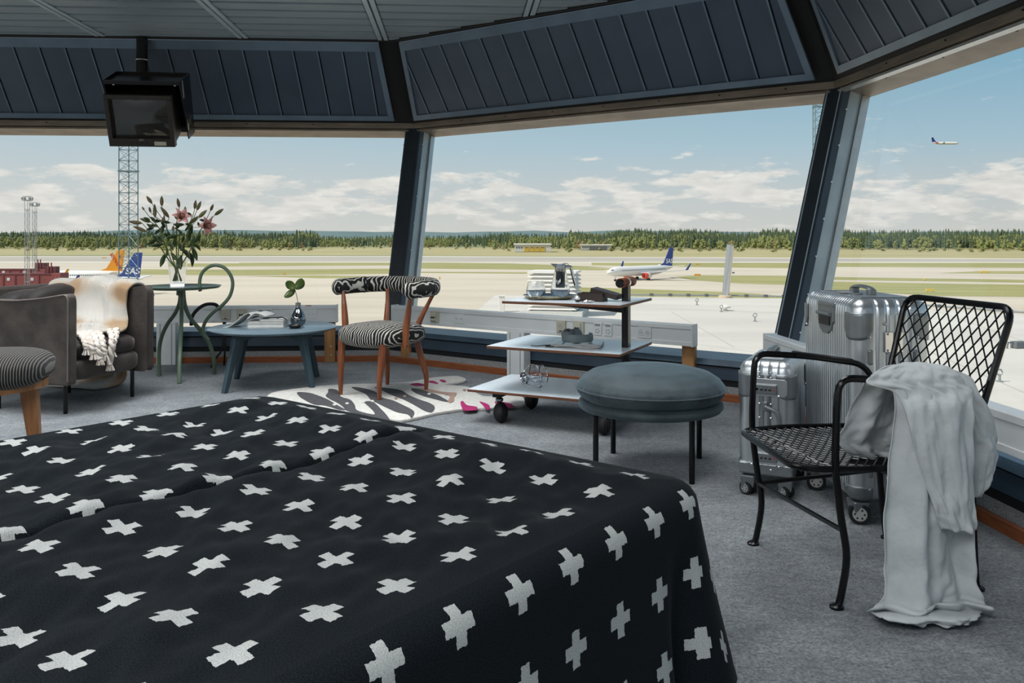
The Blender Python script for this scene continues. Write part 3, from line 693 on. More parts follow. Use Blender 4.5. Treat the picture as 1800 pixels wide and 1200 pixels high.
mast(1437, 120, 1.6, 46, 1.1, 'tall blue-green lattice mast beside the right corner post', m_mast, .06)
for k, (px, yt, lb) in enumerate(((48, 352, 'taller floodlight mast with ring head above the red jet bridges'), (61, 362, 'shorter floodlight mast just right of the taller one'))):
    d = 215+k*25; h = CH-(yt-HY)*d/F-GZ
    r = mast(px, d, 1.1, h, 1.9, lb, m_mast2, .055, 'floodlight_mast')
    MB().lathe([(1.2, h-.1), (1.2, h+.1), (1.1, h+.1), (1.1, h-.1)], 12, cap=False).build('ring_head', m_mast2, r)
    MB().lathe([(1.1, h+.9), (1.1, h+1.0), (1.0, h+1.0), (1.0, h+.9)], 12, cap=False).build('ring_head', m_mast2, r)
    for q in range(6):
        a = q*PI/3; MB().box((1.15*math.cos(a), 1.15*math.sin(a), h+.45), (.35, .35, .6)).build('floodlight', m_mast2, r, smooth=False)
# ------------------------------------------------------------------ airliners
m_pw = mat('aircraft_white', (.80, .80, .78), .35, coat=.2); m_pb = mat('tail_blue', (.02, .055, .30), .4); m_po = mat('tail_orange', (.78, .31, .02), .4); m_pr = mat('engine_red', (.70, .10, .05), .4)
m_pg = mat('aircraft_grey', (.45, .46, .47), .45); m_pk = mat('tyre_black', (.02, .02, .022), .7); m_lw = mat('letter_white', (.9, .9, .9), .5); m_lr = mat('letter_red', (.55, .03, .03), .5); m_pgrey = mat('livery_grey', (.55, .57, .60), .4)
def airliner(name, loc, heading, label, tail, word, wcol, engines='wing', gear=True, winglet=None, side='', scale=1.0, fin_top=12.5):
    """nose at +x, about 39 m long, wheels at z=0"""
    r = empty(name, loc, heading, label, 'airplane'); r.scale = (scale,)*3
    R_ = 1.95; zc = 3.6
    st = [(19.6, .02, -.35), (19.2, .55, -.3), (18.4, 1.0, -.2), (17.2, 1.45, -.1), (15.5, 1.8, 0), (13.5, R_, 0), (-6, R_, 0), (-10, 1.75, .15), (-14, 1.2, .6), (-17.5, .6, 1.0), (-19.4, .18, 1.25)]
    mb = MB(); n = 20
    vs = []; fs = []
    for x, q, dz in st:
        for k in range(n): a = 2*PI*k/n; vs.append((x, q*math.cos(a), zc+dz+q*math.sin(a)))
    for i in range(len(st)-1):
        for k in range(n): fs.append((i*n+k, i*n+(k+1) % n, (i+1)*n+(k+1) % n, (i+1)*n+k))
    fs += [tuple(range(n)), tuple(range((len(st)-1)*n, len(st)*n))[::-1]]
    fu = mb._add(vs, fs).build('fuselage', m_pw, r, angle=60)
    for sy in (-1, 1):
        wb = MB()
        for k in range(36): wb.box((13.2-k*.72, sy*1.915, zc+.42), (.26, .12, .36))
        wb.build('cabin_windows', m_bg, fu, smooth=False)
        MB().prism([(17.5, sy*.75, zc+.72), (18.3, sy*.5, zc+.45), (17.9, sy*.95, zc+.40), (17.2, sy*1.2, zc+.6)], (.05, sy*.12, .25)).build('cockpit_window', m_bg, fu, smooth=False)
        def slab(pts, t, nm, m):
            a = [Vector(p) for p in pts]; return MB().prism(a, (0, 0, t)).build(nm, m, r, smooth=False, bevel=.08)
        zt = zc-1.0
        slab([(4.2, sy*1.3, zt), (-3.2, sy*1.3, zt), (-4.6, sy*6, zt+.45), (-7.4, sy*16.6, zt+1.5), (-5.9, sy*16.8, zt+1.5)] if engines == 'wing' else [(0, sy*1.3, zt), (-5.5, sy*1.3, zt), (-7.5, sy*14, zt+1), (-6, sy*14, zt+1)], .35, 'wing', m_pgrey)
        slab([(-14.2, sy*.7, zc+1.0), (-18, sy*.7, zc+1.0), (-19.6, sy*6.9, zc+1.6), (-18.0, sy*7.0, zc+1.6)] if engines == 'wing' else [(-16.5, 0, fin_top-.6), (-19.3, 0, fin_top-.6), (-20.6, sy*5.5, fin_top-.5), (-19.2, sy*5.6, fin_top-.5)], .22, 'stabiliser', m_pw)
        if engines == 'wing':
            M = Matrix.Translation((2.6, sy*5.0, zc-1.75)) @ Matrix.Rotation(PI/2, 4, 'Y')
            MB().lathe([(.95, 1.9), (1.12, 1.5), (1.15, .2), (.9, .2), (.9, 1.8)], 18, M, cap=False).build('engine_cowl', m_pr if winglet else m_po, r)
            MB().lathe([(1.13, .25), (1.05, -1.2), (.7, -1.9), (.66, -1.8)], 18, M, cap=True).build('engine', m_pw, r)
            MB().lathe([(.6, -1.7), (.45, -2.5), (.1, -2.9)], 14, M).build('exhaust', m_pg, r)
            MB().prism([(3.2, sy*5-.15, zc-.9), (-2, sy*5-.15, zc-.9), (-2, sy*5-.15, zc-.6), (2, sy*5-.15, zc-.5)], (0, .3, 0)).build('pylon', m_pw, r, smooth=False)
        else:
            M = Matrix.Translation((-12.5, sy*2.7, zc+.6)) @ Matrix.Rotation(PI/2, 4, 'Y')
            MB().lathe([(.6, 2.2), (.85, 1.6), (.85, -.8), (.5, -2)], 14, M).build('engine', m_pr, r)
        if engines == 'wing':
            MB().prism([(-5.9, sy*16.7, zt+1.6), (-7.4, sy*16.7, zt+1.6), (-8.6, sy*17.3, zt+4.1), (-8.0, sy*17.3, zt+4.1)], (0, sy*.2, 0)).build('winglet', m_pb if winglet else m_po, r, smooth=False)
    fin = MB().prism([(-10.8, -.16, zc+1.75), (-13.2, -.16, zc+2.7), (-16.9, -.16, fin_top), (-19.2, -.16, fin_top), (-18.4, -.16, zc+1.4)], (0, .32, 0)).build('tail_fin', tail, r, smooth=False, bevel=.06)
    if word:
        sz = 2.6 if len(word) == 3 else 1.55
        for sy in (-1, 1):
            x0 = -16.05
            if len(word) == 3: M = frameM((x0, sy*.20, zc+3.05), (sy*-1*-1 if sy < 0 else -1, 0, 0), (0, 0, 1)) if False else frameM((x0-.25, sy*.20, zc+3.35), (-sy, 0, 0), (0, 0, 1))
            else: M = frameM((-16.6, sy*.20, zc+5.0), (-sy*.52, 0, -sy*-.85*-1 if False else (.85 if sy < 0 else -.85)*(-1 if sy < 0 else 1)*-1), (0.0, 0, 1)) if False else frameM((-16.4, sy*.20, zc+5.0), (-sy*.5, 0, sy*-.86 if sy > 0 else .86), (sy*.86*(-1) if sy < 0 else -.86*-1, 0, .5))
            text_mesh('tail_lettering', word, sz, wcol, fin, M, .02, shear=.2 if len(word) == 3 else 0, bold=.05 if len(word) == 3 else .02)
    if side:
        for sy in (-1, 1): text_mesh('fuselage_lettering', side, 3.0, m_lr, fu, frameM((7.5, sy*1.99, zc+.15), (-sy, 0, 0), (0, 0, 1)), .02)
    if gear:
        for x, y, rr in ((15, -.3, .35), (15, .3, .35), (-.6, -2.6, .55), (-.6, -3.2, .55), (-.6, 2.6, .55), (-.6, 3.2, .55)):
            M = Matrix.Translation((x, y, rr)) @ Matrix.Rotation(PI/2, 4, 'X')
            MB().lathe([(rr*.5, -.2), (rr, -.18), (rr, .18), (rr*.5, .2)], 14, M).build('wheel', m_pk, r)
        for x, y in ((15, 0), (-.6, -2.9), (-.6, 2.9)): MB().tube([(x, y, .4), (x, y, zc-1.2)], .12, 6).build('gear_strut', m_pg, r)
    return r
pc = gg(1128, 491.5)
airliner('airliner', pc, PI+math.radians(40), 'white airliner with blue lettered tail taxiing beyond the roof', m_pb, 'SAS', m_lw, winglet=True)
d = 252; airliner('airliner', ((133-HX)*d/F, d, GZ), PI+math.radians(4), 'parked white airliner with blue lettered tail behind the armchair', m_pb, 'SAS', m_lw, winglet=True)
d = 292; airliner('airliner', ((118-HX)*d/F, d, GZ), PI+math.radians(3), 'parked white airliner with orange tail behind the blue-tailed one', m_po, 'PEGASUS', m_lr, side='flypgs.com')
d = 1150; airliner('airliner', at(1661, 256, d), math.radians(-4), 'small airliner climbing in the sky of the right window', m_pb, '', m_lw, engines='tail', gear=False, scale=.92)
# ------------------------------------------------------------------ red jet bridges
m_jr = mat('jet_bridge_red', (.24, .06, .06), .6, col2=(.19, .05, .05), nscale=.5); m_jr2 = mat('jet_bridge_dark', (.13, .035, .04), .6)
def bridge(px0, px1, yt, yb, d, label, cab=True):
    a, b = at(px0, yb, d), at(px1, yb, d); h = (yb-yt)*d/F; w = b.x-a.x
    r = empty('jet_bridge', (a.x+w/2, d, GZ), 0, label, 'jet bridge'); zb = a.z-GZ
    MB().box((0, 0, zb+h/2), (w, 3.4, h)).build('tunnel', m_jr, r, smooth=False, bevel=.1)
    MB().box((0, 0, zb+h+.15), (w+.3, 3.7, .3)).build('roof', m_jr2, r, smooth=False)
    for k in range(int(w/3.2)):
        x = -w/2+1.6+k*3.2; o = MB().box((x, -1.75, zb+h*.5), (.35, .15, h)).build('rib', m_jr2, r, smooth=False)
        if k % 2: MB().box((x+1.4, -1.74, zb+h*.62), (.8, .1, .8)).build('window', m_pgrey, r, smooth=False)
    for x in (-w*.1, w*.28):
        MB().tube([(x, 0, 0), (x, 0, zb)], .55, 10).build('support_column', m_bw, r)
        MB().box((x, 0, .5), (2.4, 2.8, 1.0)).build('wheel_bogie', m_bg, r, smooth=False)
    if cab:
        MB().box((w/2+1.2, 0, zb+h*.55), (2.6, 4.2, h*1.15)).build('cab', m_jr, r, smooth=False, bevel=.1)
        MB().box((w/2-1.5, 1.0, zb+h+1.1), (3, 2, 2)).build('roof_box', m_jr2, r, smooth=False)
        for s in (0, .8): MB().tube([(w/2-2+s, 0, zb+h), (w/2-2+s, 0, zb+h+3.2)], .2, 6).build('roof_pipe', m_jr, r)
    return r
bridge(-60, 98, 482, 503, 232, 'near dark red jet bridge at the left edge')
bridge(-60, 78, 474, 484, 262, 'far red jet bridge with roof boxes behind the near one')
o = MB().box((0, 0, 1.3), (9, 2.4, 2.2)); v = empty('service_vehicle', ((50-HX)*228/F, 224, GZ), 0, 'pale service vehicle parked under the red jet bridge', 'vehicle')
o.build('body', m_pg, v, smooth=False, bevel=.2); MB().box((3.2, 0, 2.6), (2.2, 2.2, .9)).build('cab', m_pg, v, smooth=False, bevel=.2)
for x in (-3, 3):
    for y in (-1.1, 1.1): MB().lathe([(.5, -.15), (.5, .15)], 12, Matrix.Translation((x, y, .5)) @ Matrix.Rotation(PI/2, 4, 'X')).build('wheel', m_pk, v)
# ------------------------------------------------------------------ flat roof below the tower
m_roof = mat('roof_membrane', (.60, .58, .54), .85, col2=(.52, .50, .47), nscale=.25, ndetail=5, stretch=(.5, 1.5, 1))
RZ = CH-4.0
def rg(px, py): return gp(px, py, RZ)
RP = [rg(870, 519), rg(1110, 521), rg(1400, 524.5), rg(1800, 554), rg(2400, 640)]
RP += [Vector((9, 6, RZ)), Vector((-1.5, 12, RZ)), rg(780, 596)]
o = MB().prism(RP, (0, 0, -.5)).build('flat_roof', m_roof, smooth=False); tag(o, 'pale flat roof with seams spread below the tower windows', 'roof', kind='structure')
m_seam = mat('roof_seam', (.46, .44, .41), .85)
for k, (a, b) in enumerate((((1110, 540), (1400, 551)), ((1120, 590), (1370, 625)), ((1180, 548), (1290, 610)), ((1500, 560), (1800, 690)), ((1640, 545), (1800, 600)))):
    A, B = rg(*a), rg(*b); t = (B-A).normalized(); nrm = Vector((-t.y, t.x, 0))*.03
    MB().prism([A+nrm, B+nrm, B-nrm, A-nrm], (0, 0, .008)).build('seam', m_seam, o, smooth=False)
m_pipe = mat('polished_chimney', (.62, .64, .66), .18, .95)
# edge wire with clamps
ed = [rg(1108, 521), rg(1250, 522), rg(1400, 524.5), rg(1560, 535), rg(1800, 553)]
w = empty('roof_edge_conductor', ed[0], 0, 'thin conductor with black clamps along the roof edge', 'cable')
q = Vector(ed[0]); MB().tube([p-q+Vector((0, 0, .12)) for p in ed], .05, 6).build('wire', m_mast2, w)
for px in (1145, 1178, 1210, 1242, 1312, 1346, 1378, 1540, 1650, 1775):
    py = 521+(px-1108)*.0122 if px < 1400 else 524.5+(px-1400)*.0712
    MB().box(rg(px, py)-q+Vector((0, 0, .14)), (.22, .2, .16)).build('clamp', m_bg, w, smooth=False)
# polished chimney pipe leaning on the edge
b = rg(1275, 523); tp = at(1284, 430, b.y)
r = empty('chimney_pipe', b, 0, 'polished metal pipe rising slanted from the roof edge', 'pipe')
MB().tube([(0, 0, 0), (tp-b)*.5, tp-b], .22, 20).build('pipe', m_pipe, r)
MB().lathe([(.42, 0), (.42, .12), (.3, .16)], 20).build('base_flange', mat('flange_beige', (.55, .45, .33), .5), r)
MB().tube([(tp-b)*.985, (tp-b)*1.0], .23, 20).build('top_collar', m_mast2, r)
# louvred ventilation unit
a = rg(970, 556); d = a.y; wd = 82*d/F
r = empty('ventilation_unit', a, math.radians(-12), 'white louvred ventilation unit on the roof behind the jug', 'vent')
MB().box((0, .9, 1.0), (wd*.86, 1.7, 2.0)).build('housing', m_roofw, r, smooth=False)
MB().box((0, .9, 2.12), (wd+.1, 2.05, .10)).build('roof_cap', m_roofw, r, smooth=False)
MB().box((0, .9, .13), (wd+.8, 2.6, .26)).build('plinth', m_bw, r, smooth=False)
lv = None
for k in range(9):
    z = .38+k*.195
    lo_ = MB().hexa([(-wd/2-.08, -.12, z-.05), (wd/2+.08, -.12, z-.05), (wd/2+.08, 1.92, z-.05), (-wd/2-.08, 1.92, z-.05)],
                    [(-wd*.43, .06, z+.10), (wd*.43, .06, z+.10), (wd*.43, 1.74, z+.10), (-wd*.43, 1.74, z+.10)])
    lo_.build('louvre', m_roofw, r, smooth=False)
# ring bolts on the roof
for k, (px, py, h, lb) in enumerate(((1225, 536, .36, 'small ring bolt on the roof left of the chimney pipe'), (1327, 565, .38, 'ring bolt on the roof above the small suitcase'),
                                     (1757, 671, .34, 'ring bolt on the roof near the right edge'), (1268, 548, .34, 'ring bolt beside the pale roof vent cap'))):
    p = rg(px, py); r = empty('ring_bolt', p, 0, lb, 'ring bolt')
    MB().tube([(0, 0, 0), (0, 0, h*.55)], .035, 8).build('shank', m_mast2, r)
    MB().lathe([(.09, 0), (.09, .03)], 12).build('foot', m_mast2, r)
    MB().tube([(h*.22*math.cos(t*PI/6), 0, h*.77+h*.22*math.sin(t*PI/6)) for t in range(12)], .022, 6, closed=True).build('ring', m_mast2, r)
p = rg(1275, 546); r = empty('roof_vent_cap', p, 0, 'small pale vent cap on the roof beside a ring bolt', 'vent')
MB().lathe([(.1, 0), (.1, .15)], 12).build('neck', m_roofw, r); MB().lathe([(.26, .15), (.28, .24), (.1, .30)], 14).build('hood', m_roofw, r)
p = rg(1783, 612); r = empty('roof_bracket', p, .2, 'dark low bracket on the roof at the right edge', 'bracket')
MB().box((.2, 0, .12), (.5, .3, .24)).build('block', m_bg, r, smooth=False, bevel=.03); MB().tube([(-.3, 0, 0), (-.25, 0, .2), (.0, 0, .22)], .03, 6).build('arm', m_bg, r)
p = rg(882, 548); r = empty('roof_stub_post', p, 0, 'short white post on the roof left of the trolley', 'post')
MB().box((0, 0, .4), (.3, .3, .8)).build('post', m_roofw, r, smooth=False, bevel=.02); MB().box((0, 0, .82), (.36, .36, .05)).build('cap', m_roofw, r, smooth=False)
# ================================================================== furniture materials
def pattern(name, colA, colB, wscale, dist, thr, rough=.85, sheen=.06, coord='Object', direction='X', det=2, dscale=1.0, stretch=(1, 1, 1), soft=.04, bump=.3):
    m = bpy.data.materials.new(name); m.use_nodes = True; t = m.node_tree; b = t.nodes['Principled BSDF']; MATS[name] = m
    b.inputs['Roughness'].default_value = rough; b.inputs['Sheen Weight'].default_value = sheen; b.inputs['Specular IOR Level'].default_value = .2
    tcn = t.nodes.new('ShaderNodeTexCoord'); mpn = t.nodes.new('ShaderNodeMapping'); mpn.inputs['Scale'].default_value = stretch
    t.links.new(tcn.outputs[coord], mpn.inputs[0])
    w = t.nodes.new('ShaderNodeTexWave'); w.bands_direction = direction; w.inputs['Scale'].default_value = wscale; w.inputs['Distortion'].default_value = dist
    w.inputs['Detail'].default_value = det; w.inputs['Detail Scale'].default_value = dscale; t.links.new(mpn.outputs[0], w.inputs['Vector'])
    r = t.nodes.new('ShaderNodeValToRGB'); r.color_ramp.elements[0].position = thr-soft; r.color_ramp.elements[1].position = thr+soft
    r.color_ramp.elements[0].color = (*colA, 1); r.color_ramp.elements[1].color = (*colB, 1)
    t.links.new(w.outputs['Fac'], r.inputs[0]); t.links.new(r.outputs[0], b.inputs['Base Color'])
    if bump:
        n = t.nodes.new('ShaderNodeTexNoise'); n.inputs['Scale'].default_value = 400; t.links.new(tcn.outputs['Object'], n.inputs['Vector'])
        bu = t.nodes.new('ShaderNodeBump'); bu.inputs['Strength'].default_value = bump; bu.inputs['Distance'].default_value = .002
        t.links.new(n.outputs['Fac'], bu.inputs['Height']); t.links.new(bu.outputs[0], b.inputs['Normal'])
    return m
m_zebra = pattern('zebra_fabric', (.012, .011, .010), (.52, .50, .45), 17, 8.0, .78, det=1.5, dscale=.8, soft=.06)
m_pouf = pattern('striped_fabric', (.010, .010, .010), (.15, .135, .12), 30, 1.2, .76, det=1, direction='X')
m_wood = mat('teak_wood', (.27, .085, .030), .38, col2=(.16, .045, .018), nscale=9, stretch=(4, 4, .5), coat=.15)
m_oak = mat('oak_wood', (.34, .15, .055), .45, col2=(.23, .09, .032), nscale=8, stretch=(5, 5, .5))
m_ply = mat('plywood_edge', (.17, .065, .028), .5, col2=(.11, .04, .018), nscale=30, stretch=(1, 1, 8))
m_lam = mat('white_laminate', (.60, .65, .68), .22, col2=(.56, .61, .645), nscale=5)
m_velv = mat('taupe_velvet', (.072, .060, .052), .75, col2=(.030, .024, .021), nscale=6, ndetail=6, sheen=.22, bump=.15, bscale=60)
m_velvd = mat('dark_velvet', (.014, .011, .010), .7, col2=(.008, .007, .0065), nscale=9, sheen=.3)
m_pipg = mat('velvet_piping', (.16, .13, .12), .6)
m_svelv = mat('slate_velvet', (.052, .072, .082), .72, col2=(.026, .038, .044), nscale=9, ndetail=5, sheen=.25, bump=.2, bscale=90)
m_btab = mat('blue_grey_paint', (.045, .075, .092), .35, col2=(.04, .067, .083), nscale=6)
m_btop = mat('blue_grey_tabletop', (.15, .205, .24), .22, col2=(.135, .19, .225), nscale=6)
m_green = mat('green_lacquer', (.13, .185, .125), .32, col2=(.115, .165, .11), nscale=6)
m_greend = mat('dark_green_lacquer', (.045, .065, .045), .35)
m_chrome = mat('chrome', (.75, .76, .77), .06, 1.0)
m_dchrome = mat('dark_chrome', (.30, .32, .34), .07, 1.0)
m_alum = mat('suitcase_aluminium', (.60, .63, .65), .33, .92, col2=(.55, .58, .60), nscale=12)
m_alumd = mat('suitcase_fittings', (.26, .28, .29), .35, .7)
m_paper = mat('paper', (.72, .71, .67), .8); m_cover = mat('grey_cover', (.30, .31, .32), .6); m_ink = mat('black_ink', (.01, .01, .011), .3)
def clearglass(name, tint=(.98, .99, 1), ior=1.45):
    m = bpy.data.materials.new(name); m.use_nodes = True; b = m.node_tree.nodes['Principled BSDF']; MATS[name] = m
    b.inputs['Base Color'].default_value = (*tint, 1); b.inputs['Roughness'].default_value = 0.0; b.inputs['Transmission Weight'].default_value = 1; b.inputs['IOR'].default_value = ior
    return m
m_cg = clearglass('clear_glass')
m_tg = glassy('thin_clear_glass', (.93, .95, .96), .05)
# ================================================================== bed and cross blanket
BW, BL, BZ, BI = 1.50, 2.06, .53, .03      # BI: the top lies this far inside the rounded edge
bc = gp(1238, 852, BZ-.012); BU = Vector((-.78, .6258, 0)); BV = Vector((-.6258, -.78, 0)); bc += (BU+BV)*BI
bed = empty('double_bed', (bc.x, bc.y, 0), math.atan2(-BV.y*-1, BV.x) if False else 0, 'low double bed of two mattresses hidden under the cross blanket', 'bed')
Mb = Matrix(((BU.x, BV.x, 0, bc.x), (BU.y, BV.y, 0, bc.y), (0, 0, 1, 0), (0, 0, 0, 1)))   # (a,b,z) -> world
bed.matrix_world = Matrix.Translation((bc.x, bc.y, 0))
def bedp(a, b, z): return BU*a+BV*b+Vector((0, 0, z))
m_mat = mat('mattress_ticking', (.5, .5, .5), .8)
for a0, a1 in ((.05, BW/2-.02), (BW/2+.02, BW-.05)):
    P = [bedp(a0, .05, .27), bedp(a1, .05, .27), bedp(a1, BL-.04, .27), bedp(a0, BL-.04, .27)]
    MB().prism(P, (0, 0, BZ-.05-.27)).build('mattress', m_mat, bed, smooth=False)
P = [bedp(.08, .08, .07), bedp(BW-.08, .08, .07), bedp(BW-.08, BL-.06, .07), bedp(.08, BL-.06, .07)]
MB().prism(P, (0, 0, .2)).build('bed_base', m_blackp, bed, smooth=False)
for a in (.15, BW-.15):
    for b in (.15, BL-.15): MB().tube([bedp(a, b, 0), bedp(a, b, .08)], .03, 10).build('leg', m_blackp, bed)
def cross_mat():
    m = bpy.data.materials.new('cross_wool'); m.use_nodes = True; t = m.node_tree; b = t.nodes['Principled BSDF']; MATS['cross_wool'] = m
    b.inputs['Roughness'].default_value = .95; b.inputs['Sheen Weight'].default_value = .05; b.inputs['Sheen Roughness'].default_value = .35; b.inputs['Specular IOR Level'].default_value = .03
    at_ = t.nodes.new('ShaderNodeAttribute'); at_.attribute_name = 'cloth'
    nd = t.nodes.new('ShaderNodeTexNoise'); nd.inputs['Scale'].default_value = 130; nd.inputs['Detail'].default_value = 2; t.links.new(at_.outputs['Vector'], nd.inputs['Vector'])
    sp = t.nodes.new('ShaderNodeSeparateXYZ'); t.links.new(at_.outputs['Vector'], sp.inputs[0])
    def mm(op, a, b_=None, c=None):
        n = t.nodes.new('ShaderNodeMath'); n.operation = op
        for i, v in enumerate((a, b_, c)):
            if v is None: continue
            if isinstance(v, (int, float)): n.inputs[i].default_value = v
            else: t.links.new(v, n.inputs[i])
        return n.outputs[0]
    jit = mm('MULTIPLY_ADD', nd.outputs['Fac'], .006, -.003)
    def axis(o, ph):
        q = mm('ADD', mm('ADD', o, jit), -ph+.069+1.38*3); q = mm('DIVIDE', q, .138); q = mm('FRACT', q); q = mm('SUBTRACT', q, .5); return mm('ABSOLUTE', mm('MULTIPLY', q, .138))
    x, y = axis(sp.outputs['X'], .117), axis(sp.outputs['Y'], .090)
    lo, hi = .0108, .0305
    c1 = mm('MULTIPLY', mm('LESS_THAN', x, lo), mm('LESS_THAN', y, hi)); c2 = mm('MULTIPLY', mm('LESS_THAN', y, lo), mm('LESS_THAN', x, hi)); c = mm('MAXIMUM', c1, c2)
    nf = t.nodes.new('ShaderNodeTexNoise'); nf.inputs['Scale'].default_value = 420; nf.inputs['Detail'].default_value = 3; t.links.new(at_.outputs['Vector'], nf.inputs['Vector'])
    rb_ = t.nodes.new('ShaderNodeValToRGB'); rb_.color_ramp.elements[0].position = .35; rb_.color_ramp.elements[1].position = .75
    rb_.color_ramp.elements[0].color = (.0050, .0068, .0085, 1); rb_.color_ramp.elements[1].color = (.016, .0197, .0228, 1); t.links.new(nf.outputs['Fac'], rb_.inputs[0])
    rw = t.nodes.new('ShaderNodeValToRGB'); rw.color_ramp.elements[0].position = .3; rw.color_ramp.elements[1].position = .7
    rw.color_ramp.elements[0].color = (.30, .31, .30, 1); rw.color_ramp.elements[1].color = (.50, .51, .49, 1); t.links.new(nf.outputs['Fac'], rw.inputs[0])
    mx = t.nodes.new('ShaderNodeMixRGB'); t.links.new(c, mx.inputs[0]); t.links.new(rb_.outputs[0], mx.inputs[1]); t.links.new(rw.outputs[0], mx.inputs[2]); t.links.new(mx.outputs[0], b.inputs['Base Color'])
    bu = t.nodes.new('ShaderNodeBump'); bu.inputs['Strength'].default_value = .30; bu.inputs['Distance'].default_value = .003; t.links.new(nf.outputs['Fac'], bu.inputs['Height']); t.links.new(bu.outputs[0], b.inputs['Normal'])
    return m
def blanket():
    rc, rr = .05, .045            # plan corner radius, edge rounding
    V, Fc, A = [], [], []
    def wr(a, b):                 # soft rumples of the wool
        e = min(1, min(a, BW-a, b, BL-b)/.12); e = max(0, e)
        p_ = a*.6-b*.8; q_ = a*.8+b*.6      # rumples run across the bed as seen from its foot
        h = .013*noise.noise(Vector((p_*5, q_*11, .3)))+.011*noise.noise(Vector((p_*8, q_*19, 4)))+.010*noise.noise(Vector((a*3.5, b*3, 9)))+.005*noise.noise(Vector((p_*16, q_*34, 2)))
        g = -.045*math.exp(-((a-BW/2)/.011)**2)+.006*math.exp(-((a-BW/2-.04)/.04)**2)+.007*math.exp(-((a-BW/2+.05)/.05)**2)
        crown = .018*math.exp(-((b-.10)/.14)**2)
        return (h*.95+g)*(e*e*(3-2*e))+crown*e
    na, nb = 240, 220
    def rnd(a, b):
        for ca_, cb_, sa, sb in ((rc, rc, -1, -1), (BW-rc, rc, 1, -1)):
            if (a-ca_)*sa > 0 and (b-cb_)*sb > 0:
                d = Vector((a-ca_, b-cb_)); m_ = max(abs(d.x), abs(d.y))
                if d.length > 1e-9: d = d*(m_/d.length)
                return ca_+d.x, cb_+d.y
        return a, b
    for j in range(nb):
        for i in range(na):
            a = BW*i/(na-1); b = BL*j/(nb-1); a2, b2 = rnd(a, b)
            V.append(bedp(a2, b2, BZ+wr(a2, b2))); A.append((a+BI, b+BI, 0))
    for j in range(nb-1):
        for i in range(na-1): k = j*na+i; Fc.append((k, k+1, k+na+1, k+na))
    # skirt: perimeter from (0,BL) along a=0 to corner, along b=0, to (BW,0), along a=BW to BL
    per = []
    n1 = 150
    for k in range(n1): b = BL-(BL-rc)*k/n1; per.append(((0, b), (-1, 0), ('L', b)))
    for k in range(15): t = k/14*PI/2; per.append(((rc-rc*math.cos(t), rc-rc*math.sin(t)), (-math.cos(t), -math.sin(t)), ('C0', t)))
    for k in range(1, 110): a = rc+(BW-2*rc)*k/110; per.append(((a, 0), (0, -1), ('F', a)))
    for k in range(15): t = k/14*PI/2; per.append(((BW-rc+rc*math.sin(t), rc-rc*math.cos(t)), (math.sin(t), -math.cos(t)), ('C1', t)))
    for k in range(1, n1+1): b = rc+(BL-rc)*k/n1; per.append(((BW, b), (1, 0), ('R', b)))
    nt_ = 26; drop = .43; o_ = len(V)
    for k, (p, nrm, tg_) in enumerate(per):
        w0 = wr(*p)
        for j in range(nt_):
            t = drop*j/(nt_-1)*1.0
            arc = rr*PI/2
            if t < arc: th = t/rr; out, dz = rr*math.sin(th), rr*(1-math.cos(th))
            else: out, dz = rr, rr+t-arc
            q = max(0, t-arc)
            kind, s = tg_
            if kind == 'L': fl_ = .03+.07*math.exp(-(s/.05)**2)-.13*math.exp(-((s-.115)/.035)**2)*min(1, q/.1)+.02*math.sin(s*9+1)+.012*noise.noise(Vector((s*6, q*4, 1))); uv = (-t, s)
            elif kind == 'C0': fl_ = .04+.20*math.sin(s*2)**.5 if 0 < s < PI/2 else .13; fl_ = .10+.09*math.sin(s*2); uv = (rc-(rc+t)*math.cos(s), rc-(rc+t)*math.sin(s))
            elif kind == 'F': fl_ = .05+.08*math.exp(-((s-.07)/.06)**2)+.03*math.sin(s*11); uv = (s, -t)
            elif kind == 'C1': fl_ = .10+.10*math.sin(s*2); uv = (BW-rc+(rc+t)*math.sin(s), rc-(rc+t)*math.cos(s))
            else: fl_ = .04+.03*math.sin(s*8); uv = (BW+t, s)
            o2 = out-rr*.0+fl_*q*1.0+q*q*.12
            V.append(bedp(p[0]+nrm[0]*(o2), p[1]+nrm[1]*(o2), BZ+w0*(1-min(1, t/.05))-dz)); A.append((uv[0]+BI, uv[1]+BI, 0))
    for k in range(len(per)-1):
        for j in range(nt_-1): q = o_+k*nt_+j; Fc.append((q, q+1, q+nt_+1, q+nt_))
    me = bpy.data.meshes.new('cross_blanket'); me.from_pydata([tuple(v) for v in V], [], Fc)
    at_ = me.attributes.new('cloth', 'FLOAT_VECTOR', 'POINT'); at_.data.foreach_set('vector', [x for a in A for x in a])
    me.materials.append(cross_mat()); me.shade_smooth()
    o = bpy.data.objects.new('cross_blanket', me); C.objects.link(o); o.location = (bc.x, bc.y, 0)
    md = o.modifiers.new('solid', 'SOLIDIFY'); md.thickness = .006; md.offset = -1; md.use_rim = False
    tag(o, 'black wool blanket patterned with rows of white crosses covering the bed', 'blanket')
blanket()
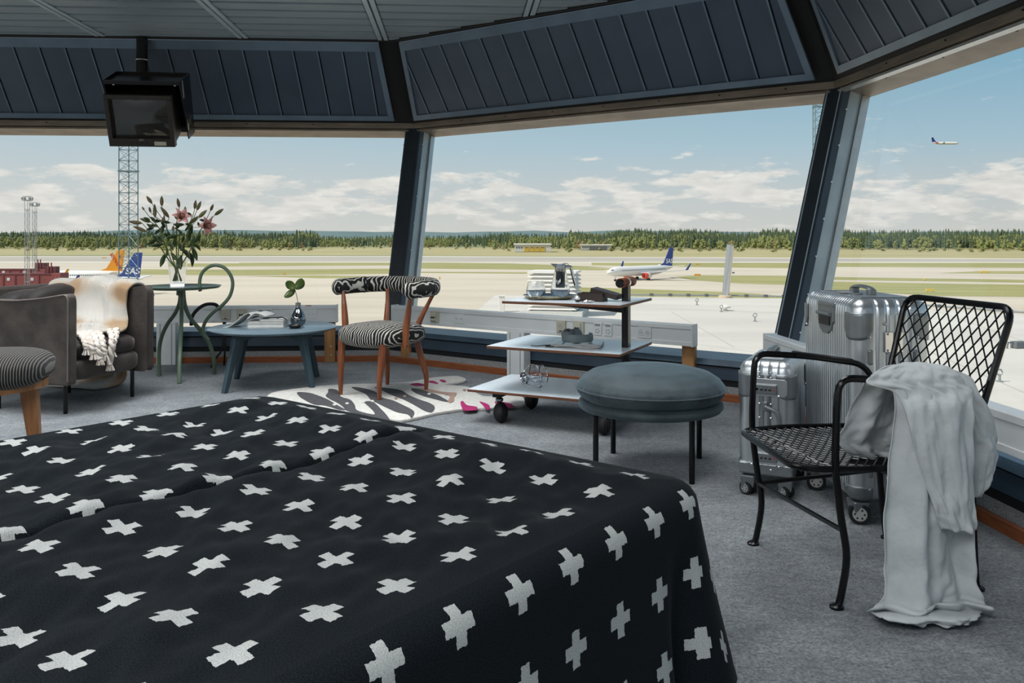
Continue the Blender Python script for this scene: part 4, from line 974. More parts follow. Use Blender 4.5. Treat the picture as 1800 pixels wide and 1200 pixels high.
# ================================================================== rug shaped like an animal hide
def rc_(x, y, z=.0): return gp(460+x/3.6, 640+y/3.6, z)
m_rug = mat('rug_white_wool', (.62, .60, .56), .95, col2=(.52, .50, .46), nscale=40, bump=.5, bscale=150)
m_rugs = mat('rug_grey_wool', (.072, .072, .078), .95, col2=(.055, .055, .06), nscale=40, bump=.5, bscale=150)
m_rugb = mat('rug_brown_wool', (.34, .22, .17), .95, bump=.5, bscale=150); m_rugm = mat('rug_magenta_wool', (.36, .015, .12), .95, bump=.5, bscale=150); m_rugd = mat('rug_gold_wool', (.38, .26, .13), .95)
OUT = [(60, 200), (170, 178), (330, 158), (480, 145), (640, 140), (760, 139), (930, 128), (1000, 116), (1060, 103), (1130, 96), (1180, 92), (1240, 90), (1285, 103), (1292, 116), (1250, 128), (1165, 140), (1162, 146), (1250, 153), (1310, 160), (1335, 178), (1370, 205), (1440, 222), (1620, 212), (1665, 245), (1665, 270), (1655, 280), (1560, 284), (1440, 295), (1330, 298), (1270, 301), (1150, 318), (1050, 338), (950, 362), (870, 374), (800, 364), (600, 332), (400, 292), (200, 258), (40, 235)]
rug = MB().prism(smoothpath([rc_(*p) for p in OUT], 3, True), (0, 0, .020)).build('hide_rug', m_rug, None, smooth=False, bevel=.006)
rug.location = (0, 0, 0); tag(rug, 'white hide-shaped wool rug with dark stripes under the zebra chair', 'rug')
STR = [[(225, 178), (300, 182), (360, 200), (420, 225), (470, 255), (530, 290), (480, 285), (400, 262), (330, 255), (270, 225), (240, 205)],
       [(425, 157), (480, 165), (500, 205), (560, 225), (590, 260), (600, 290), (660, 310), (715, 318), (700, 290), (670, 262), (650, 240), (690, 235), (720, 250), (760, 290), (780, 310), (810, 350), (800, 358), (700, 335), (620, 315), (540, 295), (515, 270), (480, 245), (430, 220), (405, 200), (420, 180)],
       [(570, 145), (640, 152), (720, 175), (760, 210), (830, 230), (900, 262), (965, 300), (950, 340), (925, 318), (860, 305), (800, 280), (740, 250), (690, 225), (660, 190), (600, 165)],
       [(715, 146), (800, 152), (880, 165), (930, 195), (1000, 225), (1060, 245), (1095, 270), (1085, 300), (1060, 305), (1020, 290), (960, 255), (900, 225), (850, 205), (800, 185), (750, 160)],
       [(945, 155), (1000, 158), (1050, 175), (1100, 190), (1150, 215), (1190, 240), (1150, 235), (1090, 220), (1020, 200), (970, 180)]]
def rugbit(P, nm, m, h=.0225): 
    o = MB().prism(smoothpath([gp(460+x/3.6, 640+y/3.6, .0205) for x, y in P], 3, True), (0, 0, h-.0205)).build(nm, m, rug, smooth=False); return o
for P in STR: rugbit(P, 'dark_stripe', m_rugs)
rugbit([(990, 158), (1060, 160), (1130, 175), (1190, 180), (1235, 185), (1220, 210), (1215, 235), (1190, 245), (1175, 235), (1190, 215), (1180, 195), (1120, 185), (1050, 172)], 'brown_patch', m_rugb, .024)
for P in ([(1258, 240), (1275, 235), (1300, 260), (1360, 270), (1358, 290), (1285, 294), (1265, 270)], [(1378, 238), (1400, 242), (1440, 260), (1440, 288), (1420, 285), (1400, 260)], [(1475, 238), (1530, 240), (1585, 255), (1585, 276), (1530, 276), (1490, 255)],
          [(940, 127), (980, 120), (1010, 124), (1040, 135), (980, 137)], [(1045, 112), (1080, 105), (1105, 114), (1118, 125), (1080, 119)], [(1125, 100), (1150, 100), (1168, 110), (1150, 115)]): rugbit(P, 'magenta_claw', m_rugm)
for (x, y) in ((540, 250), (640, 240), (700, 235), (850, 218), (460, 258), (905, 205), (1060, 190), (1170, 190), (1285, 165), (1320, 160)):
    rugbit([(x-12, y), (x, y-6), (x+12, y), (x, y+6)], 'brown_spot', m_rugb if x % 4 else m_rug, .0245)
# ================================================================== armchair
ar = empty('armchair', (-2.774, 5.306, 0), math.radians(-17.1), 'taupe velvet armchair with slab arms and thin black legs by the left window', 'armchair')
def slab_arm(y, sgn):
    prof = [(.345, .175), (.36, .19), (.362, .66), (.355, .69), (.335, .703), (.29, .698), (.2, .682), (.08, .668), (-.05, .660), (-.2, .662), (-.34, .672), (-.385, .675), (-.40, .66), (-.40, .2), (-.385, .175)]
    mb = MB(); n = len(prof)
    def yy(x, z): return y+sgn*(.012*math.cos(x*4)+.006)
    a = [Vector((x, yy(x, z), z)) for x, z in prof]; b = [Vector((x, yy(x, z)-sgn*.062, z)) for x, z in prof]
    mb._add(a+b, [tuple(range(n)) if sgn > 0 else tuple(range(n))[::-1], tuple(range(n, 2*n))[::-1] if sgn > 0 else tuple(range(n, 2*n))]+[(i, (i+1) % n, n+(i+1) % n, n+i) for i in range(n)])
    o = mb.build('arm', m_velv, ar, bevel=.016, bseg=3)
    pth = [Vector((x, yy(x, z)+sgn*.001, z)) for x, z in ((.352, .20), (.353, .4), (.354, .64), (.348, .682), (.332, .696), (.29, .692), (.2, .678), (.08, .665), (-.05, .657), (-.2, .659), (-.37, .67))]
    MB().tube(smoothpath(pth, 3), .0045, 6).build('piping', m_pipg, o)
    return o
slab_arm(-.335, -1); slab_arm(.335, 1)
def cushion(mb, c, d, p=3.5, n=28, m=14, puff=0):
    """rounded superellipsoid block"""
    def fn(u, v):
        th = 2*PI*u; ph = PI*(v-.5)
        s = lambda w, e: math.copysign(abs(w)**e, w)
        e = 2/p
        x = s(math.cos(ph), e)*s(math.cos(th), e); y = s(math.cos(ph), e)*s(math.sin(th), e); z = s(math.sin(ph), e*1.3)
        return Vector((c[0]+d[0]/2*x, c[1]+d[1]/2*y, c[2]+d[2]/2*z*(1+puff*(1-x*x)*(1-y*y))))
    return mb.grid(fn, n, m, cu=True)
cushion(MB(), (.0, 0, .25), (.74, .54, .14), 6).build('seat_base', m_velv, ar, angle=180)
cushion(MB(), (.01, 0, .355), (.70, .53, .125), 5, puff=.2).build('seat_cushion', m_velvd, ar, angle=180)
bk = MB().hexa([(-.40, -.30, .18), (-.30, -.30, .18), (-.30, .30, .18), (-.40, .30, .18)], [(-.47, -.30, .715), (-.40, -.30, .715), (-.40, .30, .715), (-.47, .30, .715)]); bk.build('backrest', m_velv, ar, bevel=.02)
Mc = Matrix.Translation((-.30, 0, .50)) @ Matrix.Rotation(math.radians(14), 4, 'Y')
cm_ = cushion(MB(), (0, 0, 0), (.17, .53, .40), 3.4); cm_.v = [tuple(Mc @ Vector(v)) for v in cm_.v]; cm_.build('back_cushion', m_velvd, ar, angle=180)
Mc = Matrix.Translation((-.20, .06, .545)) @ Matrix.Rotation(math.radians(8), 4, 'X') @ Matrix.Rotation(math.radians(16), 4, 'Y')
cm_ = cushion(MB(), (0, 0, 0), (.15, .42, .36), 3.6); cm_.v = [tuple(Mc @ Vector(v)) for v in cm_.v]; cm_.build('loose_cushion', m_velvd, ar, angle=180)
for x, y in ((.265, -.27), (.265, .27), (-.235, .263), (-.235, -.27)): MB().tube([(x, y, 0), (x, y, .19)], .0125, 12).build('leg', m_blackm, ar)
# throw over the far arm
def throw_mat():
    m = bpy.data.materials.new('mohair'); m.use_nodes = True; t = m.node_tree; b = t.nodes['Principled BSDF']; b.inputs['Roughness'].default_value = 1; b.inputs['Sheen Weight'].default_value = .5; b.inputs['Specular IOR Level'].default_value = .05
    tcn = t.nodes.new('ShaderNodeTexCoord'); at_ = t.nodes.new('ShaderNodeAttribute'); at_.attribute_name = 'cloth'
    def tri(comp, freq, ph):
        n = t.nodes.new('ShaderNodeMath'); n.operation = 'MULTIPLY_ADD'; n.inputs[1].default_value = freq; n.inputs[2].default_value = ph; t.links.new(comp, n.inputs[0])
        q = t.nodes.new('ShaderNodeMath'); q.operation = 'SINE'; t.links.new(n.outputs[0], q.inputs[0]); return q.outputs[0]
    sp = t.nodes.new('ShaderNodeSeparateXYZ'); t.links.new(at_.outputs['Vector'], sp.inputs[0])
    n = t.nodes.new('ShaderNodeTexNoise'); n.inputs['Scale'].default_value = 9; n.inputs['Detail'].default_value = 3; t.links.new(tcn.outputs['Object'], n.inputs['Vector'])
    ad = t.nodes.new('ShaderNodeMath'); ad.operation = 'ADD'; t.links.new(tri(sp.outputs['X'], 8.5, 2.3), ad.inputs[0]); t.links.new(tri(sp.outputs['Y'], 24, 2.0), ad.inputs[1])
    a2 = t.nodes.new('ShaderNodeMath'); a2.operation = 'MULTIPLY_ADD'; a2.inputs[1].default_value = 1.4; t.links.new(n.outputs['Fac'], a2.inputs[0]); t.links.new(ad.outputs[0], a2.inputs[2])
    mr = t.nodes.new('ShaderNodeMapRange'); mr.inputs[1].default_value = -1.0; mr.inputs[2].default_value = 2.4; t.links.new(a2.outputs[0], mr.inputs[0])
    r = t.nodes.new('ShaderNodeValToRGB'); e = r.color_ramp.elements; e[0].position = .12; e[0].color = (.36, .235, .13, 1); e[1].position = .56; e[1].color = (.49, .465, .42, 1); x = e.new(.34); x.color = (.46, .38, .30, 1)
    t.links.new(mr.outputs[0], r.inputs[0]); t.links.new(r.outputs[0], b.inputs['Base Color'])
    n3 = t.nodes.new('ShaderNodeTexNoise'); n3.inputs['Scale'].default_value = 260; n3.inputs['Detail'].default_value = 4; t.links.new(tcn.outputs['Object'], n3.inputs['Vector'])
    bu = t.nodes.new('ShaderNodeBump'); bu.inputs['Strength'].default_value = .6; bu.inputs['Distance'].default_value = .006; t.links.new(n3.outputs['Fac'], bu.inputs['Height']); t.links.new(bu.outputs[0], b.inputs['Normal'])
    return m
m_moh = throw_mat(); m_fri = mat('fringe_wool', (.66, .62, .57), .95, col2=(.52, .44, .37), nscale=30, bump=.4, bscale=200)
th = empty('throw_blanket', (-2.774, 5.306, 0), math.radians(-17.1), 'cream and tan mohair throw with knotted fringe hanging over the armchair', 'blanket')
TP = [  # (y, z, xmin, xmax) from the floor behind the far arm over its top to the seat
    (.36, .016, -.52, -.10), (.52, .016, -.46, -.08), (.58, .06, -.44, -.06), (.56, .15, -.42, -.04), (.49, .26, -.40, .02), (.43, .45, -.37, .14), (.405, .60, -.36, .23), (.392, .69, -.36, .255), (.35, .722, -.36, .26), (.29, .717, -.36, .255), (.245, .685, -.35, .25), (.215, .62, -.34, .245),
    (.185, .56, -.31, .25), (.15, .505, -.26, .265), (.09, .465, -.18, .29), (.01, .448, -.08, .32), (-.06, .437, .0, .335)]
def throw_fn(u, v):
    s = v*(len(TP)-1); i = min(int(s), len(TP)-2); t = s-i; p0, p1, p2, p3 = TP[max(i-1, 0)], TP[i], TP[i+1], TP[min(i+2, len(TP)-1)]
    q = [.5*((2*p1[k])+(p2[k]-p0[k])*t+(2*p0[k]-5*p1[k]+4*p2[k]-p3[k])*t*t+(3*p1[k]-p0[k]-3*p2[k]+p3[k])*t**3) for k in range(4)]
    x = q[2]+(q[3]-q[2])*u; f = .016*math.sin(u*13+v*3)+.012*math.sin(u*23+1.5*v)+.01*noise.noise(Vector((u*5, v*9, 0)))
    bul = .075*math.sin(PI*min(1, u*.97+.03))
    inner = v > .5
    y = q[0]-(f+bul*.3 if inner else -(f+bul*.6)*(.2 if v < .1 else 1)); z = q[1]+(f*.6 if .38 < v < .62 else 0)+(bul*.5 if v > .38 and v < .95 else 0)
    if v > .62: y += (u-.5)*.24*min(1, (v-.62)/.3)
    if v > .8: z = max(z, .437+.012*math.sin(u*9))
    return Vector((x, y, max(z, .012)))
mb = MB().grid(throw_fn, 50, 90); cl_ = mb.build('cloth', m_moh, th, solid=.014, angle=180)
def cloth_attr(o, uv):
    a_ = o.data.attributes.new('cloth', 'FLOAT_VECTOR', 'POINT'); a_.data.foreach_set('vector', [x for q in uv for x in (q[0], q[1], 0)])
cloth_attr(cl_, [(i/49, j/89) for j in range(90) for i in range(50)]); puv = []
rr_ = random.Random(3); fz = MB()
for k in range(13000):     # mohair pile
    u, v = rr_.random(), rr_.random(); p = throw_fn(u, v); e1 = throw_fn(min(1, u+.02), v)-p; e2 = throw_fn(u, min(1, v+.02))-p; n = e1.cross(e2)
    if n.length < 1e-9: continue
    n.normalize(); n = n*(rr_.choice((-1, 1))); t = e1.normalized()
    tip = p+n*(.008+rr_.uniform(.004, .014))+Vector((rr_.uniform(-1, 1), rr_.uniform(-1, 1), rr_.uniform(-1, .5)))*.008
    if tip.z < .004: continue
    fz._add([p+t*.0007, p-t*.0007, tip], [(0, 1, 2)]); puv += [(u, v)]*3
o = fz.build('pile', m_moh, th, smooth=False); o['kind'] = 'stuff'; cloth_attr(o, puv)
tinv = (Matrix.Translation(Vector((-2.774, 5.306, 0))) @ Matrix.Rotation(math.radians(-17.1), 4, 'Z')).inverted()
for k, pts in enumerate(([(136, 585, 5.20), (144, 590, 5.06), (150, 602, 4.985), (153, 612, 4.975)], [(146, 584, 5.20), (155, 590, 5.06), (161, 604, 4.99), (165, 620, 4.985)],
                         [(158, 583, 5.22), (166, 590, 5.08), (171, 606, 5.01), (176, 630, 5.005)], [(170, 583, 5.24), (177, 590, 5.11), (181, 606, 5.05), (184, 622, 5.04)],
                         [(190, 580, 5.28), (196, 588, 5.18), (196, 606, 5.12), (193, 640, 5.105)], [(204, 578, 5.30), (204, 590, 5.20), (199, 606, 5.14), (197, 616, 5.13)])):
    pp_ = smoothpath([tinv @ at(*q) for q in pts], 8); strands = MB()
    for ph in (0, PI):
        q = [P+Vector((math.cos(i*.75+ph)*.007, math.sin(i*.75+ph)*.009, math.sin(i*.75+ph)*.004)) for i, P in enumerate(pp_)]
        strands.tube(q, .0125, 7)
    f_ = strands.build('fringe', m_fri, th)
    tip = pp_[-1]; tf = MB()
    for j in range(34):
        a = j*.8; tf.tube([tip, tip+Vector((.016*math.cos(a), .016*math.sin(a), -.010)), tip+Vector((.030*math.cos(a)*rr_.uniform(.3, 1), .030*math.sin(a)*rr_.uniform(.3, 1), -.038))], .0022, 4)
    tf.lathe([(.004, -.012), (.016, -.004), (.016, .006), (.006, .014)], 8, Matrix.Translation(tip)); tf.build('tassel', m_fri, f_)
# ================================================================== striped pouf at the left edge
po = empty('striped_stool', (-2.45, 3.92, 0), .3, 'stool with black striped cushion and wooden legs cut by the left edge', 'stool')
cushion(MB(), (0, 0, .425), (.60, .60, .17), 3.4, 40, 20).build('cushion', m_pouf, po, angle=180)
MB().lathe([(.255, .335), (.283, .340), (.283, .372), (.255, .378)], 40).build('apron', m_oak, po)
for k in range(4):
    a = k*PI/2+.05; c_, s_ = math.cos(a), math.sin(a); x, y = .205*c_, .205*s_; bx, by = .235*c_, .235*s_
    h0, h1 = .022, .036
    MB().hexa([(bx-h0, by-h0, 0), (bx+h0, by-h0, 0), (bx+h0, by+h0, 0), (bx-h0, by+h0, 0)], [(x-h1, y-h1, .34), (x+h1, y-h1, .34), (x+h1, y+h1, .34), (x-h1, y+h1, .34)]).build('leg', m_oak, po, smooth=False, bevel=.004)
# ================================================================== green side table with loop handle
gt = empty('side_table', (-2.415, 6.22, 0), 0, 'green metal side table with curved legs and loop handle', 'table')
go = Vector((-2.415, 6.22, 0))
MB().lathe([(.001, .642), (.20, .644), (.268, .652), (.283, .668), (.278, .668), (.262, .658), (.2, .651), (.001, .650)], 48, cap=False).build('tray_top', m_green, gt)
def gl_(pts, d, dd=0): return [at(x, y, d+dd*i/(len(pts)-1))-go for i, (x, y) in enumerate(pts)]
lg = [gl_([(317, 508), (316, 530), (308, 550), (294, 570), (284, 592), (279.5, 618)], 6.22, .06)+[gp(280, 661)-go],
      gl_([(320, 508), (319, 560), (317, 610), (315.5, 640)], 6.2, -.18)+[gp(315, 674)-go],
      gl_([(322, 508), (325, 535), (334, 558), (352, 580), (368, 605), (376, 632)], 6.22, .1)+[gp(376.5, 657.5)-go]]
for p in lg: MB().tube(smoothpath(p, 6), .0145, 12).build('leg', m_green, gt)
MB().tube(smoothpath(gl_([(352, 512), (351, 495), (355, 480), (366, 469.5), (380, 466), (395, 471), (406, 485), (409, 501), (404, 520), (392, 535), (376, 548), (363, 562), (357, 577), (359, 588), (367, 597)], 6.22, .03), 5), .0125, 12).build('loop_handle', m_green, gt)
MB().lathe([(.03, .60), (.03, .645)], 16).build('hub', m_green, gt)
# glass vase (square, tapered) and lilies
VB = gp(312, 505, .652); VB.y = 6.20; VB.x = (312-900)/1500*6.20; VZ = .653
va = empty('glass_vase', (VB.x, VB.y, VZ), .35, 'clear square tapered glass vase on the green side table', 'vase')
def sq(h, z): return [Vector((-h, -h, z)), Vector((h, -h, z)), Vector((h, h, z)), Vector((-h, h, z))]
mb = MB(); rings = [sq(.046, 0), sq(.049, .035), sq(.0665, .20), sq(.0615, .20), sq(.0435, .045)]
mb._add([p for r_ in rings for p in r_], [(3, 2, 1, 0)]+[(i*4+k, i*4+(k+1) % 4, (i+1)*4+(k+1) % 4, (i+1)*4+k) for i in range(4) for k in range(4)]+[(16, 17, 18, 19)])
mb.build('glass', m_cg, va, smooth=False)
wt = MB(); rings = [sq(.0425, .047), sq(.0465, .085)]
m_stem = mat('lily_stem', (.085, .13, .025), .5); m_leaf = mat('lily_leaf', (.028, .055, .014), .45, col2=(.018, .038, .010), nscale=20); m_bud = mat('lily_bud', (.13, .14, .05), .5, col2=(.16, .10, .055), nscale=25); m_pet = mat('lily_petal', (.74, .40, .36), .5, col2=(.66, .30, .27), nscale=30); m_anth = mat('lily_anther', (.10, .03, .015), .7)
fb = empty('lily_bouquet', (VB.x, VB.y, VZ+.046), 0, 'bouquet of budding pink lilies standing in the glass vase', 'flowers'); fo = Vector(fb.location)
rl = random.Random(5)
def fc(x, y, dd=0.0): return at(220+x/6.67, 330+y/6.67, 6.20+dd)-fo
top = [(400, 470, -.05), (330, 545, .05), (600, 420, .03), (750, 470, -.03), (880, 500, .06), (480, 420, .08), (640, 500, -.08)]
bases = [(560, 1100), (575, 1105), (600, 1110), (650, 1110), (665, 1100), (590, 1100), (620, 1105)]
stems = []
for k, (x, y, dd) in enumerate(top):
    bx, by = bases[-1-k]; xm = 605+(x-605)*.06
    pts = [fc(bx, by, dd*.15), fc(xm+(bx-605)*.12, 950, 0), fc(xm+(x-xm)*.28, 850, dd*.25), fc(x+(xm-x)*.25, (850+y*2)/3+20, dd*.7), fc(x, y, dd)]
    pts[0].z = max(pts[0].z, .004)
    p = smoothpath(pts, 6); stems.append(p); MB().tube(p, .0042, 7).build('stem', m_stem, fb)
BUD = [((315, 185), (250, 95)), ((430, 215), (428, 92)), ((350, 350), (345, 185)), ((225, 262), (195, 220)), ((300, 290), (280, 222)), ((515, 350), (412, 220)), ((635, 230), (612, 118)), ((700, 330), (705, 215)), ((815, 250), (828, 140)), ((840, 265), (890, 155)), ((1000, 270), (1035, 190)), ((1050, 320), (1155, 245)), ((745, 430), (860, 330)), ((860, 350), (960, 258)), ((200, 415), (35, 395)), ((255, 515), (90, 450)), ((300, 400), (170, 360)), ((430, 420), (465, 320)), ((560, 510), (565, 440))]
def elong(a, b, r, n=8, m=7):
    return MB().tube([a+(b-a)*(i/m) for i in range(m+1)], [max(.0006, r*math.sin(PI*min(1, (i/m)**.85*.97+.03))**.75) for i in range(m+1)], n)
for (b0, b1) in BUD:
    dd = rl.uniform(-.07, .09); a, b = fc(*b0, dd), fc(*b1, dd+rl.uniform(-.03, .03)); ln = (b-a).length
    elong(a, b, min(.014, .14*ln+.0025)).build('bud', m_bud, fb)
    best = min((p for s in stems for p in s[len(s)//2:]), key=lambda p: (p-a).length+max(0, p.z-a.z)*3)
    mid = best.lerp(a, .55)+Vector((0, 0, -.004)); MB().tube(smoothpath([best, mid, a], 4), .0024, 5).build('bud_stalk', m_stem, fb)
LEAF = [((360, 610), (272, 665)), ((450, 660), (305, 680)), ((480, 690), (470, 830)), ((460, 780), (412, 930)), ((400, 640), (330, 560)), ((420, 390), (310, 380)), ((290, 390), (215, 345)), ((530, 410), (450, 390)), ((640, 370), (570, 320)), ((820, 640), (880, 545)), ((790, 700), (845, 855)), ((800, 660), (885, 740)), ((760, 760), (785, 930)), ((640, 700), (765, 845)), ((540, 760), (600, 850)), ((650, 790), (650, 960)), ((690, 430), (560, 430)), ((790, 440), (700, 420)), ((620, 560), (480, 590)), ((560, 690), (600, 560)), ((740, 700), (810, 560)), ((880, 460), (850, 400)), ((940, 390), (870, 370)), ((780, 330), (720, 290)), ((420, 540), (450, 420)), ((500, 620), (500, 500)), ((660, 640), (690, 560)), ((720, 600), (790, 430)), ((430, 640), (380, 560)), ((330, 480), (250, 420)), ((840, 560), (870, 640)), ((600, 620), (540, 700)), ((340, 540), (420, 470)), ((690, 720), (740, 800)), ((250, 490), (340, 460)), ((380, 450), (300, 430)), ((460, 500), (380, 500)), ((530, 560), (450, 540)), ((580, 480), (640, 440)), ((660, 560), (600, 480)), ((700, 500), (760, 420)), ((770, 560), (700, 640)), ((520, 640), (560, 740)), ((620, 640), (660, 740)), ((700, 640), (640, 740)), ((400, 560), (440, 640)), ((350, 400), (290, 340)), ((470, 470), (420, 400))]
for (b0, b1) in LEAF:
    dd = rl.uniform(-.06, .07); a, b = fc(*b0, dd), fc(*b1, dd+rl.uniform(-.04, .03)); ln = (b-a).length; d_ = (b-a).normalized(); w_ = d_.cross(Vector((rl.uniform(-.5, .5), -1, rl.uniform(-.3, .3)))).normalized(); nn_ = d_.cross(w_)
    wd_ = min(.017, .12*ln+.0045); mb = MB(); K = 8; vs = []
    for i in range(K+1):
        t = i/K; c = a+(b-a)*t+nn_*(.12*ln*math.sin(PI*t)); h = wd_*math.sin(PI*min(.985, t*.93+.07))**.8
        vs += [c-w_*h+nn_*h*.25, c, c+w_*h+nn_*h*.25]
    mb._add(vs, [(i*3+k, i*3+k+1, i*3+k+4, i*3+k+3) for i in range(K) for k in (0, 1)]); mb.build('leaf', m_leaf, fb, solid=.0008, angle=180)
    best = min((p for s in stems for p in s[len(s)//4:]), key=lambda p: (p-a).length); MB().tube([best, a, a.lerp(b, .08)], .0016, 5).build('leaf_stalk', m_stem, fb)
def blossom(cx, cy, dd, axis, sz):
    c = fc(cx, cy, dd); ax = Vector(axis).normalized(); e1 = ax.orthogonal().normalized(); e2 = ax.cross(e1)
    r = MB().tube([c-ax*.02, c], [.004, .009], 8).build('blossom', m_pet, fb)
    for k in range(6):
        a = k*PI/3+.4; d_ = e1*math.cos(a)+e2*math.sin(a); t_ = ax.cross(d_); vs = []; K = 8
        for i in range(K+1):
            t = i/K; p = c+ax*(sz*(1.05*t-.40*t*t*t))+d_*(sz*(.08+.22*t+.42*t*t*t)); h = sz*.24*math.sin(PI*min(.98, t*.88+.12))**.8*(1 if k % 2 else .75)
            vs += [p-t_*h+ax*h*.2, p, p+t_*h+ax*h*.2]
        MB()._add(vs, [(i*3+q, i*3+q+1, i*3+q+4, i*3+q+3) for i in range(K) for q in (0, 1)]).build('petal', m_pet, r, solid=.0012, angle=180)
        e = c+ax*sz*.7+d_*sz*.18; MB().tube([c, e], .0012, 4).build('stamen', m_stem, r); 
        MB().tube([e-t_*.008, e+t_*.008], .003, 6).build('anther', m_anth, r)
blossom(890, 440, -.03, (.85, -.45, -.05), .11); blossom(640, 380, .0, (.45, -.6, .45), .10)
# ================================================================== round blue-grey coffee table
TC = Vector((-1.66, 5.93, 0)); tr_ = math.radians(10)
bt = empty('round_table', TC, tr_, 'round blue-grey coffee table with four splayed wooden legs', 'table')
MB().lathe([(.20, .372), (.40, .380), (.428, .392), (.434, .398), (.428, .402), (.0005, .402)], 64, cap=False).build('tabletop', m_btop, bt)
MB().lathe([(.001, .3725), (.20, .372), (.40, .3795)], 64, cap=False).build('underside', m_btab, bt)
for sx_, sy_ in ((1, 1), (1, -1), (-1, 1), (-1, -1)):
    t = Vector((sx_*.205, sy_*.205, 0)); b = Vector((sx_*.282, sy_*.277, 0)); ax = Vector((sx_, sy_, 0)).normalized(); n_ = Vector((-ax.y, ax.x, 0))
    A_ = lambda c, w, dpt, z: [c+ax*dpt-n_*w+Vector((0, 0, z)), c+ax*dpt+n_*w+Vector((0, 0, z)), c-ax*dpt+n_*w+Vector((0, 0, z)), c-ax*dpt-n_*w+Vector((0, 0, z))]
    MB().hexa(A_(b, .0165, .017, 0), A_(t, .019, .032, .375)).build('leg', m_btab, bt, smooth=False, bevel=.005)
for sg in (1, -1):
    ax = Vector((1, sg, 0)).normalized(); n_ = Vector((-ax.y, ax.x, 0)); h = .30; P = []
    pts = [(-h, .372), (h, .372), (h-.015, .325), (h*.5, .350), (0, .358), (-h*.5, .350), (-h+.015, .325)]
    MB().prism([ax*x-n_*.017+Vector((0, 0, z)) for x, z in pts], n_*.034).build('cross_rail', m_btab, bt, smooth=False)
# books, notebook, pen, magazine
TZ = .4025
def book(name, c, rz, d, z, label, cover, rounded=False, parent=None):
    r = empty(name, (c[0], c[1], z), rz, label, 'book')
    MB().box((0, 0, d[2]/2), (d[0]-.006, d[1]-.006, d[2]-.004)).build('pages', m_paper, r, smooth=False)
    for s in (0, 1): MB().box((0, 0, .001+s*(d[2]-.002)), (d[0], d[1], .002)).build('cover', cover, r, smooth=False)
    MB().box((-d[0]/2-.0005, 0, d[2]/2), (.003, d[1], d[2])).build('spine', cover, r, smooth=False, bevel=.001)
    return r
m_wcov = mat('white_cover', (.66, .66, .63), .5); m_gcov = mat('pale_grey_cover', (.5, .5, .48), .5)
bx_, by_ = -1.705, 5.97
book('thick_book', (bx_, by_), .08, (.245, .19, .028), TZ, 'thick pale hardback at the bottom of the book pile', m_wcov)
book('thin_book', (bx_+.004, by_+.005), .06, (.24, .185, .013), TZ+.0285, 'thin pale paperback in the middle of the book pile', m_gcov)
book('notebook', (bx_+.04, by_-.02), .16, (.165, .12, .014), TZ+.042, 'small white notebook on top of the book pile', m_wcov)
pn = empty('pen', (bx_+.035, by_-.03, TZ+.0605), .35, 'black pen lying on the white notebook', 'pen')
MB().tube([(-.06, 0, 0), (-.03, 0, 0), (.04, 0, 0), (.062, 0, 0)], [.0035, .0045, .0045, .003], 10).build('barrel', m_ink, pn); MB().box((.03, 0, .005), (.035, .003, .0015)).build('clip', m_dchrome, pn, smooth=False)
mg_ = empty('open_magazine', (0, 0, 0), 0, 'open magazine propped on the book pile with a page curling down', 'magazine')
def mgz(pts, w, nm, m_, y0, t=.0012):
    P = smoothpath(pts, 5); mb = MB().grid(lambda u, v: P[int(round(v*(len(P)-1)))]+Vector((.02*u, w*u, 0)), 6, len(P)); return mb.build(nm, m_, mg_, solid=t, angle=60)
def tz(px, py, d): return at(px, py, d)
mgz([gp(391, 576.2, TZ+.004), at(402, 574, 5.86), at(415, 565, 5.87), at(426, 555, 5.88), at(436, 550.5, 5.88), at(440, 553, 5.885), at(437, 560, 5.886)], .17, 'page', m_paper, 0, .003)
mgz([at(434, 561, 5.875), at(439, 556, 5.875), at(447, 551, 5.875), at(456, 551.5, 5.875), at(468, 556, 5.875)], .17, 'page', m_paper, 0, .005)
mgz([at(433, 562, 5.875), at(440, 557.5, 5.875), at(448, 554, 5.875), at(458, 554, 5.875), at(468, 557, 5.875)], .17, 'page', m_gcov, 0, .003)
mg_.location = (0, 0, 0)
lc = MB().tube(smoothpath([at(487, 560, 5.93), at(494, 557, 5.9), at(500, 559, 5.89), at(503, 561, 5.88)], 4), .004, 6).build('ribbon_marker', m_ink); lc.parent = mg_
# droplet vase with one leaf stem, dark dish
dv = gp(524, 571.5, TZ); v_ = empty('droplet_vase', dv, 0, 'small mirror-finished droplet vase holding one green leaf', 'vase')
MB().lathe([(.03, 0), (.044, .008), (.053, .03), (.053, .05), (.045, .078), (.030, .105), (.020, .122), (.0175, .132), (.0175, .155), (.0195, .159), (.015, .159), (.013, .12)], 32, cap=True).build('body', m_dchrome, v_)
MB().lathe([(.0182, .124), (.0182, .157)], 24, cap=False).build('neck', mat('frosted_grey', (.22, .21, .21), .4), v_)
lf = empty('anthurium_leaf', dv+Vector((0, 0, .13)), 0, 'single three-lobed green leaf standing in the droplet vase', 'leaf'); lo_ = Vector(lf.location)
st_ = [Vector((0, 0, -.08)), Vector((-.002, 0, .03)), at(520, 514, dv.y)-lo_, at(518, 507, dv.y)-lo_]
MB().tube(smoothpath(st_, 5), .0022, 7).build('stem', m_stem, lf)
m_lf2 = mat('glossy_leaf', (.085, .135, .022), .3, col2=(.05, .09, .012), nscale=14, coat=.3)
